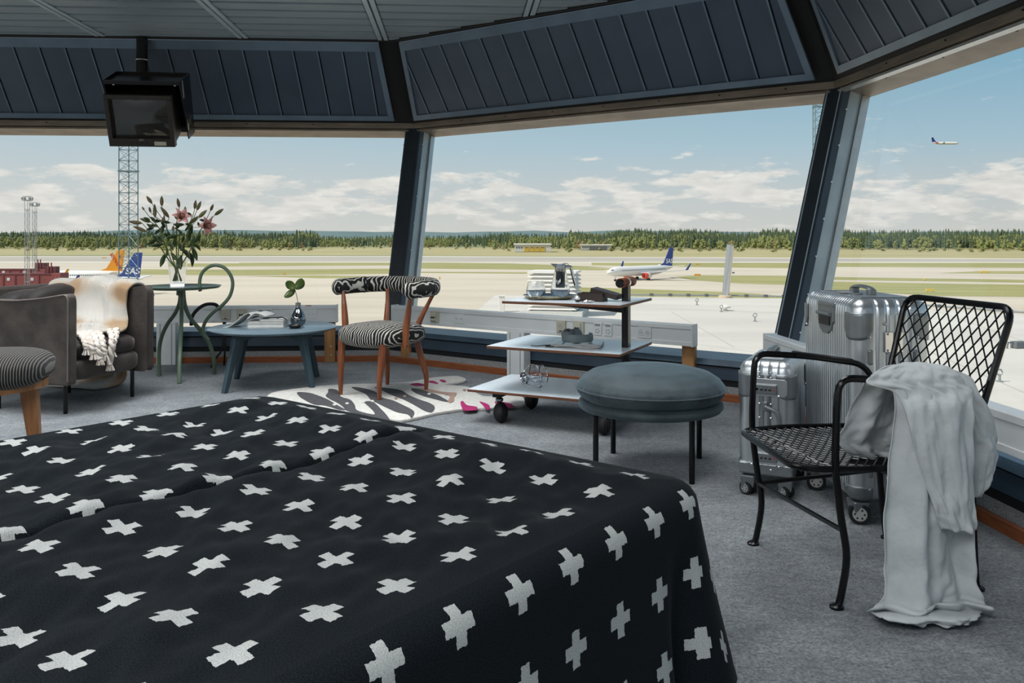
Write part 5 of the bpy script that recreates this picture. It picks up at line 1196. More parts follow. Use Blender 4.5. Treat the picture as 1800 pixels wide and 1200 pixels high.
for (cx, cy, ex, ey, w_) in ((518.5, 507, 533, 491, .034), (518.5, 507, 503, 495, .030), (518.5, 508, 500, 522, .024), (518, 506, 509, 508, .02)):
    a, b = at(cx, cy, dv.y)-lo_, at(ex, ey, dv.y-.02)-lo_; d_ = (b-a).normalized(); wv = d_.cross(Vector((.1, -1, .3))).normalized(); nn_ = d_.cross(wv); ln = (b-a).length; vs = []; K = 10
    for i in range(K+1):
        t = i/K; c = a+(b-a)*t+nn_*(.10*ln*math.sin(PI*t)); h = w_*math.sin(PI*(.06+.90*t))**.62
        vs += [c-wv*h+nn_*h*.3, c-wv*h*.5+nn_*h*.08, c, c+wv*h*.5+nn_*h*.08, c+wv*h+nn_*h*.3]
    MB()._add(vs, [(i*5+k, i*5+k+1, i*5+k+6, i*5+k+5) for i in range(K) for k in range(4)]).build('leaf_lobe', m_lf2, lf, solid=.001, angle=180)
ds = gp(525, 573.5, TZ); ds = Vector((ds.x, ds.y-.105, TZ)); d_ = empty('small_dish', ds, 0, 'small dark dish in front of the droplet vase', 'dish')
MB().lathe([(.025, 0), (.040, .008), (.050, .022), (.047, .022), (.036, .010), (.001, .007)], 28, cap=False).build('bowl', m_greend if False else mat('dark_ceramic', (.02, .025, .03), .25), d_)
MB().lathe([(.001, .0005), (.025, .0005)], 28, cap=False).build('foot', MATS['dark_ceramic'], d_)
for k in range(7): MB().lathe([(.002, 0), (.007, .004), (.006, .009), (.001, .011)], 8, Matrix.Translation((.02*math.cos(k*2.4)*(k/7), .02*math.sin(k*2.4)*(k/7), .0085))).build('nut', mat('gold_nut', (.35, .27, .13), .5), d_)
# ================================================================== zebra chair
ZA, ZB, ZC, ZD = Vector((-1.094, 5.45)), Vector((-.818, 5.268)), Vector((-.565, 5.611)), Vector((-.849, 5.812))
zo = (ZA+ZB+ZC+ZD)/4; zx = Vector((.838, -.546)); zy = Vector((.546, .838))   # x along the front, y to the back
zc_ = empty('zebra_chair', (zo.x, zo.y, .022), math.atan2(zx.y, zx.x), 'low wooden chair with zebra fabric seat and curved padded back', 'chair')
def zl(p, z): q = p-zo; return Vector((q.dot(zx), q.dot(zy), z))
def seatfn(u, v):
    th = 2*PI*u; ph = PI*(v-.5); s = lambda w, e: math.copysign(abs(w)**e, w)
    x = s(math.cos(ph), .55)*s(math.cos(th), .62); y = s(math.cos(ph), .55)*s(math.sin(th), .62); z = s(math.sin(ph), .75)
    fr = 1+.06*(-y)
    return Vector((.245*x*fr, .245*y-.005, .378+(.075 if z > 0 else .06)*z+(-.02*(1-x*x)*(1 if z < 0 else 0))))
MB().grid(seatfn, 48, 22, cu=True).build('seat', m_zebra, zc_, angle=180)
def zleg(bot, topz, dx, dy, r0, r1, name, extra=None):
    b = zl(bot, 0); t = Vector((b.x+dx, b.y+dy, topz)); P = [b, b.lerp(t, .3)+Vector((-.30*dx, -.30*dy, 0)), b.lerp(t, .65)+Vector((-.1*dx, -.1*dy, 0)), t]
    R_ = [r0, (r0+r1)/2, r1, r1*.95]
    if extra: P += extra; R_ += [r1*.9, r0*1.0, r0*.95][:len(extra)]
    pp_ = smoothpath(P, 6); m_ = len(pp_)-1; n_ = len(R_)-1
    rr = [R_[min(n_, int(i/m_*n_))]+(R_[min(n_, int(i/m_*n_)+1)]-R_[min(n_, int(i/m_*n_))])*((i/m_*n_) % 1) for i in range(m_+1)]
    MB().tube(pp_, rr, 10).build(name, m_wood, zc_)
zleg(ZA, .36, -.01, .02, .0125, .0235, 'front_leg'); zleg(ZB, .36, .01, .02, .0125, .0235, 'front_leg')
bC, bD = zl(ZC, 0), zl(ZD, 0)
zleg(ZC, .33, -.035, -.05, .0125, .022, 'back_leg', [Vector((bC.x-.03, bC.y-.045, .43)), Vector((bC.x+.02, bC.y-.0, .57)), Vector((bC.x+.055, bC.y+.02, .645))])
zleg(ZD, .33, .03, -.05, .0125, .022, 'back_leg', [Vector((bD.x+.03, bD.y-.045, .43)), Vector((bD.x+.0, bD.y-.0, .57)), Vector((bD.x-.02, bD.y+.02, .645))])
for sx_ in (-1, 1):
    P = smoothpath([(sx_*.252, -.085, .315), (sx_*.258, -.085, .42), (sx_*.272, -.08, .53), (sx_*.288, -.075, .645)], 6); n_ = len(P)
    o = MB().tube(P, [.0195+.006*math.sin(PI*i/n_*1.1)-.008*i/n_ for i in range(n_)], 10).build('arm_upright', m_wood, zc_)
    MB().lathe([(.009, 0), (.009, .006), (.005, .009)], 10, Matrix.Translation((sx_*.268, -.085, .335)) @ Matrix.Rotation(sx_*PI/2, 4, 'Y')).build('screw_plug', m_wood, o)
bp = smoothpath([(.290, -.16, .675), (.318, -.06, .676), (.318, .06, .678), (.285, .17, .68), (.20, .262, .682), (.08, .305, .683), (-.08, .305, .683), (-.20, .262, .682), (-.285, .17, .68), (-.318, .06, .678), (-.318, -.06, .676), (-.290, -.16, .675)], 4)
MB().tube(bp, [.012]+[.036]+[.045]*(len(bp)-4)+[.036, .012], 16, flat=(1.18, .78)).build('back_pad', m_zebra, zc_, angle=180)
for i_ in (9, 33): MB().tube([bp[i_]+Vector((0, 0, .0)), bp[i_]+(bp[i_+1]-bp[i_])*.3], .047, 16, flat=(1.18, .80)).build('pad_seam', m_ink, zc_)
# ================================================================== trolley
TO = Vector((.62, 4.63, 0)); tr2 = math.atan2(-.436, .9)
tl = empty('serving_trolley', TO, tr2, 'three-tier serving trolley with white shelves, black post and ball casters', 'trolley')
for z, L_ in ((.178, .83), (.425, .71), (.675, .615)):
    o = MB().box((-L_/2+.03, 0, z), (L_+.06, .56, .014)).build('shelf', m_ply, tl, smooth=False, bevel=.002)
    MB().box((-L_/2+.03, 0, z+.0075), (L_+.057, .557, .0012)).build('shelf_laminate', m_lam, o, smooth=False)
    if z > .3: MB().hexa([(-L_*.72, -.03, z-.026), (.0, -.03, z-.055), (.0, .03, z-.055), (-L_*.72, .03, z-.026)], [(-L_*.72, -.03, z-.008), (.0, -.03, z-.008), (.0, .03, z-.008), (-L_*.72, .03, z-.008)]).build('support_arm', m_blackm, tl, smooth=False)
MB().box((0, 0, .475), (.035, .050, .60)).build('post', m_blackm, tl, smooth=False, bevel=.003)
MB().box((-.018-.0005, 0, .475), (.002, .040, .58)).build('post_groove', m_blackm, tl, smooth=False)
M = Matrix.Translation((0, -.12, .785)) @ Matrix.Rotation(-PI/2, 4, 'X')
MB().lathe([(.0, 0), (.020, 0), (.022, .004), (.022, .236), (.020, .24), (0, .24)], 20, M, cap=False).build('handle', m_blackm, tl)
for k in range(20):
    if k in (9, 10): continue
    MB().lathe([(.0245, .012+k*.0108), (.0262, .0145+k*.0108), (.0245, .017+k*.0108)], 20, M, cap=False).build('handle_ring', m_wood, tl)
MB().lathe([(.0255, .108), (.0255, .130)], 20, M, cap=False).build('handle_band', m_chrome, tl)
MB().box((0, 0, .768), (.02, .03, .04)).build('handle_bracket', m_chrome, tl, smooth=False)
MB().box((-.38, 0, .158), (.80, .05, .026)).build('base_beam', m_blackm, tl, smooth=False)
for x in (-.67, -.06):
    MB().box((x, 0, .158), (.045, .48, .026)).build('base_cross_beam', m_blackm, tl, smooth=False)
for x, y in ((-.67, -.20), (-.67, .21), (-.06, -.22), (-.06, .20)):
    w = MB().tube([(x, y, .085), (x, y, .15)], .014, 12).build('caster', m_blackm, tl)
    MB().lathe([(.019, .118), (.022, .122), (.022, .132), (.019, .136)], 14, Matrix.Translation((x, y, 0))).build('caster_collar', m_dchrome, w)
    M = Matrix.Translation((x+.008, y, .058)) @ Matrix.Rotation(.5, 4, 'Z') @ Matrix.Rotation(PI/2, 4, 'Y')
    for sg in (-1, 1): MB().lathe([(.001, sg*.042), (.025, sg*.038), (.045, sg*.026), (.056, sg*.010), (.058, sg*.004), (.001, sg*.004)], 24, M, cap=False).build('caster_wheel', m_rubber, w)
    MB().lathe([(.062, -.003), (.062, .003), (.001, .003)], 24, M, cap=False).build('caster_hood', m_blackp, w)
S1, S2, S3 = .1865, .4335, .6835
# tray, glass, jug, chocolate box
p = gp(966, 524, S3); r = empty('oval_tray', p, tr2, 'thin dark oval tray with pale rim on the top trolley shelf', 'tray')
m_tray = mat('tray_dark', (.03, .045, .06), .25); m_trim = mat('tray_gold', (.42, .36, .24), .4)
o = MB().lathe([(.001, .006), (.118, .006), (.138, .012), (.150, .020)], 48, cap=False); o.build('dish', m_tray, r, solid=.0)
MB().lathe([(.115, .0), (.137, .007), (.1515, .018), (.150, .020)], 48, cap=False).build('underside', m_trim, r); MB().lathe([(.001, 0), (.115, 0)], 48, cap=False).build('base', m_trim, r)
TRZ = S3+.0065
p = at(942, 525, 4.70); g_ = empty('drinking_glass', (p.x, 4.70, TRZ), 0, 'round-bellied clear drinking glass on the tray', 'glass')
MB().lathe([(.001, 0), (.026, 0), (.030, .004), (.052, .034), (.054, .044), (.042, .098), (.0405, .098), (.0515, .046), (.049, .037), (.026, .012), (.001, .009)], 40, cap=False).build('bowl', m_cg, g_)
p = at(985, 524, 4.72); j_ = empty('water_jug', (p.x, 4.72, TRZ), 0, 'glass jug with dark chrome neck, spout and handle on the tray', 'jug')
MB().lathe([(.001, 0), (.030, 0), (.036, .006), (.054, .036), (.054, .052), (.042, .11), (.032, .150), (.0305, .150), (.0405, .11), (.052, .052), (.051, .040), (.030, .012), (.001, .008)], 40, cap=False).build('glass_body', m_cg, j_)
MB().lathe([(.026, .06), (.026, .165), (.001, .165)], 28, cap=False).build('inner_filter', mat('smoked_insert', (.06, .07, .08), .15, .8), j_)
nk = MB().lathe([(.0305, .149), (.0310, .165), (.029, .190), (.001, .192)], 32, cap=False).build('chrome_collar', m_dchrome, j_)
MB()._add([(-.022, -.018, .165), (-.022, .018, .165), (-.056, 0, .193), (-.02, -.022, .192), (-.02, .022, .192)], [(0, 2, 3), (1, 4, 2), (0, 1, 2), (2, 4, 3), (0, 3, 4, 1)]).build('spout', m_dchrome, j_, smooth=False)
MB().tube(smoothpath([(.028, 0, .176), (.045, 0, .176), (.058, 0, .170), (.066, 0, .14), (.076, 0, .10), (.084, 0, .072)], 5), [.007]*26, 10, flat=(1.2, .6)).build('handle', m_chrome, j_)
MB().tube(smoothpath([(.012, 0, .192), (.03, 0, .194), (.046, 0, .188), (.052, 0, .19)], 4), .004, 8, flat=(.5, 1.5)).build('thumb_lever', m_chrome, j_)
m_choc = mat('dark_brown_box', (.035, .022, .018), .5)
p = gp(1040, 530, S3); r = empty('chocolate_box', (p.x+.01, p.y+.05, S3), tr2+.05, 'open dark brown gift box beside the jug', 'box')
for c, d in (((0, -.048, .022), (.14, .004, .044)), ((0, .048, .022), (.14, .004, .044)), ((-.068, 0, .022), (.004, .096, .044)), ((.068, 0, .022), (.004, .096, .044)), ((0, 0, .002), (.14, .1, .004))):
    MB().box(c, d).build('box_side', m_choc, r, smooth=False)
MB().box((0, 0, .036), (.13, .09, .003)).build('tray_insert', m_choc, r, smooth=False)
r2 = empty('box_lid', (p.x+.085, p.y+.06, S3+.040), 0, 'dark brown lid leaning on the open gift box', 'lid', rot=(0, math.radians(14), tr2+.05))
MB().box((0, 0, .012), (.15, .11, .003)).build('lid_top', m_choc, r2, smooth=False)
for c, d in (((0, -.054, 0), (.15, .003, .025)), ((0, .054, 0), (.15, .003, .025)), ((-.0735, 0, 0), (.003, .11, .025)), ((.0735, 0, 0), (.003, .11, .025))): MB().box(c, d).build('lid_side', m_choc, r2, smooth=False)
m_foil = mat('silver_foil', (.7, .7, .68), .3, .8)
p = gp(1015, 530.5, S3); r = empty('praline', p, 0, 'chocolate praline in silver foil beside the brown box', 'chocolate')
MB().lathe([(.010, 0), (.015, .012), (.0145, .013), (.001, .012)], 12, cap=False).build('paper_cup', m_choc, r); MB().lathe([(.013, .010), (.016, .022), (.010, .032), (.001, .035)], 14).build('foil_ball', m_foil, r)
p = gp(1033, 531.5, S3); r = empty('foil_wrapper', p, .4, 'crumpled silver sweet wrapper in front of the brown box', 'wrapper')
def crump(u, v): q = Vector(((u-.5)*.05, (v-.5)*.035, .003+.014*abs(noise.noise(Vector((u*5, v*5, 2))))+.01*math.exp(-((u-.4)**2+(v-.5)**2)/.03))); return q
MB().grid(crump, 14, 10).build('foil', m_foil, r, smooth=False, solid=.0006)
MB().grid(lambda u, v: crump(u, v)*.6+Vector((.025, .01, .001)), 8, 8).build('torn_edge', m_foil, r, smooth=False, solid=.0006)
# headphones on a magazine on the middle shelf
p = gp(1010, 608, S2); mgp = Vector((p.x+.02, p.y+.03, S2)); r = empty('glossy_magazine', mgp, tr2+.25, 'glossy magazine with wavy pages on the middle trolley shelf', 'magazine')
for k in range(4): MB().grid(lambda u, v: Vector(((u-.5)*.27, (v-.5)*.20, .003+k*.0038+.003*math.sin(u*7+k)*(v < .6))), 14, 8).build('page_block', m_paper if k < 3 else m_lam, r, solid=.0034)
hp = empty('headphones', (mgp.x-.005, mgp.y+.01, S2+.018), .3, 'blue-grey folding headphones lying on the glossy magazine', 'headphones')
m_hp = mat('headphone_grey', (.20, .245, .26), .5, col2=(.17, .21, .225), nscale=12); m_hpd = mat('headphone_dark', (.03, .035, .04), .5)
arc = [Vector((.085*math.cos(a), .065*math.sin(a)-.01, .026)) for a in [(-1.15+.115*k)*PI for k in range(12)]]
MB().tube(arc, .013, 10, flat=(1.7, .35)).build('headband', m_hp, hp)
for (x, y, z, rx, rz) in ((.005, .012, .040, .35, .2), (-.052, .0, .05, 1.2, -.5)):
    M = Matrix.Translation((x, y, z)) @ Matrix.Rotation(rz, 4, 'Z') @ Matrix.Rotation(PI/2-rx, 4, 'X')
    o = MB().lathe([(.001, .018), (.024, .016), (.034, .006), (.036, -.004), (.034, -.010)], 24, M, cap=False).build('ear_cup', m_hp, hp)
    MB().lathe([(.034, -.009), (.037, -.016), (.032, -.026), (.018, -.027), (.001, -.018)], 24, M, cap=False).build('ear_pad', m_hpd, o)
MB().tube(smoothpath([(-.06, .02, .02), (-.063, .022, .055), (-.058, .0, .066), (-.05, -.02, .06)], 4), .004, 8).build('hinge_arm', m_dchrome, hp)
MB().tube(smoothpath([(-.07, -.03, .012), (-.11, -.03, -.010), (-.15, .0, -.014), (-.19, -.02, -.014), (-.16, -.04, -.014), (-.12, -.02, -.012), (-.17, .02, -.014), (-.23, .0, -.014), (-.26, .02, -.013)], 5), .0024, 6).build('cable', m_hpd, hp)
# wire-cage lamp on the bottom shelf
p = gp(941, 684, S1); wl = empty('cage_lamp', (p.x, p.y, S1+.074), 0, 'chrome wire-cage lamp with clear bulb lying on the bottom trolley shelf', 'lamp')
ax = Vector((.86, -.42, .28)).normalized(); e1 = ax.orthogonal().normalized(); e2 = ax.cross(e1)
def ring(r_, h, n, ph=0): return [ax*h+(e1*math.cos(2*PI*k/n+ph)+e2*math.sin(2*PI*k/n+ph))*r_ for k in range(n)]
rA, rB, rC = ring(.050, .052, 16), ring(.073, .0, 6), ring(.034, -.072, 12)
MB().tube(rA, .0028, 7, closed=True).build('front_ring', m_chrome, wl); MB().tube(rC, .006, 7, closed=True).build('socket_ring', m_chrome, wl)
for k in range(6):
    b = rB[k]; a1 = ax*.052+(e1*math.cos(2*PI*k/6)+e2*math.sin(2*PI*k/6))*.05; c1 = ax*-.072+(e1*math.cos(2*PI*k/6)+e2*math.sin(2*PI*k/6))*.034
    MB().tube([a1, b], .0026, 6).build('cage_wire', m_chrome, wl); MB().tube([b, c1], .0026, 6).build('cage_wire', m_chrome, wl); MB().tube([b, rB[(k+1) % 6]], .0026, 6).build('cage_wire', m_chrome, wl)
Ml = frameM((0, 0, 0), e1, e2)
MB().lathe([(.013, -.07), (.016, -.045), (.036, -.005), (.040, .012), (.030, .038), (.001, .046)], 24, Ml, cap=False).build('bulb', m_tg, wl); MB().lathe([(.020, -.085), (.020, -.05), (.012, -.045)], 16, Ml).build('socket', m_chrome, wl)
# ================================================================== velvet stool
sc = Vector((.62, 3.83, 0)); sl = empty('velvet_stool', sc, .2, 'round slate blue velvet stool on thin black legs', 'stool')
MB().lathe([(.001, .262), (.285, .262), (.312, .270), (.322, .284), (.318, .300), (.295, .308), (.001, .308)], 72, cap=False).build('base_pad', m_svelv, sl, angle=60)
def cus(u, v):
    a = 2*PI*u; prof = [(.0, .306), (.20, .306), (.288, .309), (.312, .323), (.3265, .346), (.331, .362), (.3265, .377), (.308, .402), (.27, .427), (.20, .446), (.1, .455), (.0, .457)]
    s = v*(len(prof)-1); i = min(int(s), len(prof)-2); t = s-i; r_ = prof[i][0]+(prof[i+1][0]-prof[i][0])*t; z = prof[i][1]+(prof[i+1][1]-prof[i][1])*t
    k = math.exp(-((z-.36)/.02)**2); r_ += .0012*math.sin(a*46)*k+.002*math.sin(a*17+1)*k
    return Vector((r_*math.cos(a), r_*math.sin(a), z))
MB().grid(cus, 220, 45, cu=True).build('cushion', m_svelv, sl, angle=180)
MB().tube([(.333*math.cos(k*2*PI/80), .333*math.sin(k*2*PI/80), .362) for k in range(80)], .004, 6, closed=True).build('piping', m_svelv, sl)
for (x, y) in ((.484, 4.08), (.8746, 3.987), (.36, 3.67), (.755, 3.58)):
    q = Vector((x, y, 0))-sc; q = Vector((q.x*math.cos(-.2)-q.y*math.sin(-.2), q.x*math.sin(-.2)+q.y*math.cos(-.2), 0)); MB().tube([q, q+Vector((0, 0, .264))], .0125, 12).build('leg', m_blackm, sl)
# ================================================================== hanging monitor
tv = empty('ceiling_monitor', (-2.80, 6.55, 2.62), math.radians(7), 'black tube monitor hanging from the ceiling by the left window', 'monitor')
tl_ = math.radians(22)
Mt = Matrix.Translation((-.0, -.02, -.665)) @ Matrix.Rotation(tl_, 4, 'X') @ Matrix.Scale(.95, 4)
m_tvf = mat('monitor_brown', (.028, .023, .018), .4); m_scr = mat('monitor_screen', (.030, .032, .028), .08, spec=.6, coat=.5)
def tvb(mb, nm, m, par=None, **k): mb.v = [tuple(Mt @ Vector(v)) for v in mb.v]; return mb.build(nm, m, par or tv, **k)
tvb(MB().hexa([(-.24, -.14, -.20), (.24, -.14, -.20), (.22, .16, -.18), (-.22, .16, -.18)], [(-.24, -.14, .20), (.24, -.14, .20), (.22, .16, .19), (-.22, .16, .19)]), 'cabinet', m_blackp, smooth=False, bevel=.008)
bz = None
for c, d in (((0, -.165, .188), (.50, .06, .036)), ((0, -.165, -.176), (.50, .06, .066)), ((-.234, -.165, .01), (.034, .06, .32)), ((.234, -.165, .01), (.034, .06, .32))): bz = tvb(MB().box(c, d), 'bezel', m_tvf, smooth=False, bevel=.004)
tvb(MB().grid(lambda u, v: Vector(((u-.5)*.44, -.150-.022*(1-(2*u-1)**2*.8)*(1-(2*v-1)**2*.8), .012+(v-.5)*.325)), 14, 10), 'screen', m_scr, angle=180)
for x in (-.16, -.12, -.08, -.04, 0, .04): tvb(MB().box((x, -.1965, -.176), (.012, .004, .006)), 'button', m_black, bz, smooth=False)
tvb(MB().box((.14, -.197, -.180), (.09, .003, .032)), 'sticker', m_cream, bz, smooth=False)
text_mesh('brand_lettering', 'JVC', .022, m_gcov, bz, Mt @ frameM((0, -.1965, -.152), (1, 0, 0), (0, 0, 1)), .0005)
tvb(MB().box((.02, .06, .275), (.58, .34, .010)), 'bracket_top', m_blackm, smooth=False); tvb(MB().box((.02, -.10, .285), (.58, .010, .030)), 'bracket_lip', m_blackm, smooth=False)
for s in (-.265, .305): tvb(MB().hexa([(s-.004, .02, -.20), (s+.004, .02, -.20), (s+.004, .23, -.20), (s-.004, .23, -.20)], [(s-.004, -.10, .30), (s+.004, -.10, .30), (s+.004, .23, .30), (s-.004, .23, .30)]), 'bracket_side', m_blackm, smooth=False)
tvb(MB().box((.309, -.02, .22), (.004, .03, .14)), 'bracket_edge', m_screw, smooth=False); tvb(MB().box((.310, .03, -.08), (.003, .025, .09)), 'side_label', m_cream, smooth=False)
tvb(MB().box((.02, .232, .05), (.575, .008, .50)), 'bracket_back', m_blackm, smooth=False)
tvb(MB().tube([(.325, .0, -.04), (.335, .0, -.04)], .03, 14), 'clamp_knob', m_blackp)
for (x, z) in ((-.19, .27), (.27, .27)): tvb(MB().lathe([(.008, 0), (.008, .008)], 8, Matrix.Translation((x, -.10, .262))), 'bolt', m_screw)
text_mesh('bracket_lettering', 'Pelco' if False else 'Flex', .024, m_gcov, tv, Mt @ frameM((-.18, -.1505, .247), (1, 0, 0), (0, 0, 1)), .0003) if False else None
MB().tube([(-.165, .43, -.27), (-.165, .43, .02)], .044, 18).build('hanger_tube', m_blackm, tv); MB().lathe([(.048, -.262), (.050, -.258), (.048, -.254)], 18, Matrix.Translation((-.165, .43, .10)), cap=False).build('tube_joint', m_screw, tv)
MB().lathe([(.03, -.30), (.03, -.265)], 12, Matrix.Translation((-.165, .43, 0))).build('swivel', m_screw, tv); MB().box((-.165, .380, -.30), (.09, .004, .02)).build('rating_plate', m_cream, tv, smooth=False)
MB().hexa([(-.21, .02, -.375), (-.12, .02, -.375), (-.12, .47, -.315), (-.21, .47, -.315)], [(-.21, .02, -.36), (-.12, .02, -.36), (-.12, .47, -.30), (-.21, .47, -.30)]).build('hanger_arm', m_blackm, tv, smooth=False)
# ================================================================== suitcases
def suitcase(name, loc, rz, W_, D_, H_, label, ribx, riby, big):
    """x = width (thin side), y = depth (broad side); ground clearance for wheels"""
    r = empty(name, loc, rz, label, 'suitcase'); z0, z1 = .075, H_; rc2 = .045; rr = .05
    hw, hd = W_/2, D_/2
    per = []
    def side(n, f):
        for k in range(n): per.append(f(k/n))
    def groove(s, pitch, lim):   # s along the side from its centre
        if abs(s) > lim: return 0
        ph = (s/pitch) % 1; return -.0045*max(0, 1-abs(ph-.5)/.22) if abs(ph-.5) < .22 else 0
    nA, nB = (90, 220) if big else (90, 160)
    L1, L2 = W_-2*rc2, D_-2*rc2
    side(nA, lambda t: ((-L1/2+L1*t, -hd), (0, -1), groove(-L1/2+L1*t, ribx, L1/2-.008)))
    side(10, lambda t: ((hw-rc2+rc2*math.sin(t*PI/2), -hd+rc2-rc2*math.cos(t*PI/2)), (math.sin(t*PI/2), -math.cos(t*PI/2)), 0))
    side(nB, lambda t: ((hw, -L2/2+L2*t), (1, 0), groove(-L2/2+L2*t, riby, L2/2-.008)))
    side(10, lambda t: ((hw-rc2+rc2*math.cos(t*PI/2), hd-rc2+rc2*math.sin(t*PI/2)), (math.cos(t*PI/2), math.sin(t*PI/2)), 0))
    side(nA, lambda t: ((L1/2-L1*t, hd), (0, 1), groove(L1/2-L1*t, ribx, L1/2-.008)))
    side(10, lambda t: ((-hw+rc2-rc2*math.sin(t*PI/2), hd-rc2+rc2*math.cos(t*PI/2)), (-math.sin(t*PI/2), math.cos(t*PI/2)), 0))
    side(nB, lambda t: ((-hw, L2/2-L2*t), (-1, 0), groove(L2/2-L2*t, riby, L2/2-.008)))
    side(10, lambda t: ((-hw+rc2-rc2*math.cos(t*PI/2), -hd+rc2-rc2*math.sin(t*PI/2)), (-math.cos(t*PI/2), -math.sin(t*PI/2)), 0))
    rings = [(z0+rr*(1-math.cos(a)), rr*(1-math.sin(a)), .3) for a in [k*PI/2/5 for k in range(6)]]+[(z0+rr+.02, 0, 1), (z1-rr-.02, 0, 1)]+[(z1-rr+rr*math.sin(a), rr*(1-math.cos(a)), 1) for a in [k*PI/2/6 for k in range(1, 7)]]
    vs = []; n = len(per)
    for z, ins, g in rings:
        for (p, nv, gr) in per:
            # inset towards an inner rounded rectangle
            vs.append((p[0]+nv[0]*(gr*g-ins), p[1]+nv[1]*(gr*g-ins), z))
    fs = [(i*n+k, i*n+(k+1) % n, (i+1)*n+(k+1) % n, (i+1)*n+k) for i in range(len(rings)-1) for k in range(n)]+[tuple(range(n))[::-1]]
    top0 = len(vs)
    # top: strips across the width following the grooves, and a flat cap
    fs.append(tuple(range((len(rings)-1)*n, len(rings)*n)))
    MB()._add(vs, fs).build('shell', m_alum, r, angle=28)
    # ribs across the top
    k = int((D_-.12)/riby)
    for j in range(-k//2, k//2+1):
        MB().box((0, j*riby, z1+.0008), (W_-.10, riby*.55, .0035)).build('top_rib', m_alum, r, smooth=False, bevel=.0015)
    # frame seam round the middle (vertical plane x=0)
    for y in (-hd-.0015, hd+.0015):
        for s in (-.011, .011): MB().box((s, y, (z0+z1)/2), (.010, .006, z1-z0-2*rr-.01)).build('frame_bar', m_alumd if not big else m_alum, r, smooth=False, bevel=.002)
    # corner guards with rivets
    for sx_ in (-1, 1):
        for sy_ in (-1, 1):
            for zc2, sz in ((z1-rr-.045, 1), (z0+rr+.02, -1)):
                def gf(u, v):
                    v = v+(1-v)*.42*abs(2*u-1)**3 if sz > 0 else v; a = u*PI/2; hgt = (.115 if sz > 0 else .06); w = v
                    if sz > 0: zz = zc2-.055+hgt*.85*v; ins = 0 if zz < z1-rr else rr*(1-math.sqrt(max(0, 1-((zz-(z1-rr))/rr)**2)))
                    else: zz = z0+.004+hgt*v; ins = 0 if zz > z0+rr else rr*(1-math.sqrt(max(0, 1-((z0+rr-zz)/rr)**2)))
                    r0 = rc2+.004-ins; ext = .018*math.sin(PI*min(1, max(0, v*1.0)))*.0
                    cx, cy = hw-rc2, hd-rc2
                    if u < .25: px_, py_ = cx+r0, cy-.022*(1-u/.25)
                    elif u > .75: px_, py_ = cx-.022*((u-.75)/.25), cy+r0
                    else: a = (u-.25)*PI; px_, py_ = cx+r0*math.cos(a), cy+r0*math.sin(a)
                    return Vector((sx_*px_, sy_*py_, zz))
                o = MB().grid(gf, 21, 10).build('corner_guard', m_alumd, r, solid=.003, angle=50)
                zr = (zc2-.042) if sz > 0 else z0+.055
                for (dx, dy) in ((hw+.005, hd-rc2-.010), (hw-rc2-.010, hd+.005)):
                    if abs(dx) > hw: M = Matrix.Translation((sx_*dx, sy_*dy, zr)) @ Matrix.Rotation(sx_*PI/2, 4, 'Y')
                    else: M = Matrix.Translation((sx_*dx, sy_*dy, zr)) @ Matrix.Rotation(-sy_*PI/2, 4, 'X')
                    MB().lathe([(.0055, -.002), (.005, .0015), (.002, .003)], 10, M).build('rivet', m_chrome, o)
    # wheels
    wr = .038 if big else .027
    for sx_ in (-1, 1):
        for sy_ in (-1, 1):
            wx, wy = sx_*(hw-.035), sy_*(hd-.045)
            h_ = MB().hexa([(wx-.024, wy-.03, wr*1.0), (wx+.024, wy-.03, wr*1.0), (wx+.024, wy+.03, wr*1.0), (wx-.024, wy+.03, wr*1.0)], [(wx-.03, wy-.04, z0+.006), (wx+.03, wy-.04, z0+.006), (wx+.03, wy+.04, z0+.006), (wx-.03, wy+.04, z0+.006)]).build('wheel_housing', m_alumd, r, smooth=False, bevel=.006)
            for s in (-1, 1):
                ang = .35 if big else .5; ct, st = math.cos(ang), math.sin(ang)
                M = Matrix.Translation((wx-(st if 1 else 0)*s*.014, wy-ct*s*.014-.012, wr)) @ Matrix.Rotation(-ang, 4, 'Z') @ Matrix.Rotation(PI/2, 4, 'X')
                o = MB().lathe([(wr*.62, -.009), (wr*.96, -.009), (wr, -.006), (wr, .006), (wr*.96, .009), (wr*.62, .009)], 26, M).build('wheel', m_rubber, h_)
                MB().lathe([(wr*.66, -.010), (wr*.66, .010)], 22, M).build('wheel_disc', m_gcov if big else m_cover, h_)
                for q in range(6):
                    a = q*PI/3; MB().lathe([(wr*.10, -.0106), (wr*.10, .0106)], 8, M @ Matrix.Translation((wr*.43*math.cos(a), wr*.43*math.sin(a), 0))).build('wheel_hole', m_rubber, h_)
    # top carry handle and telescopic plate
    hz = z1+.002
    for sy_ in (-1, 1): MB().box((.0, sy_*.075, hz+.010), (.03, .03, .02)).build('handle_mount', m_alumd, r, smooth=False, bevel=.004)
    MB().tube(smoothpath([(.0, -.085, hz+.014), (.0, -.06, hz+.024), (0, 0, hz+.028), (0, .06, hz+.024), (0, .085, hz+.014)], 5), .010, 10, flat=(.7, 1.6)).build('carry_handle', m_alumd, r)
    return r, hw, hd, z0, z1
BX = Vector((1.362, 3.315, 0))
r, hw, hd, z0, z1 = suitcase('large_suitcase', BX, math.radians(1.5), .285, .50, .815, 'large ribbed aluminium suitcase standing behind the wire chair', .040, .0208, True)
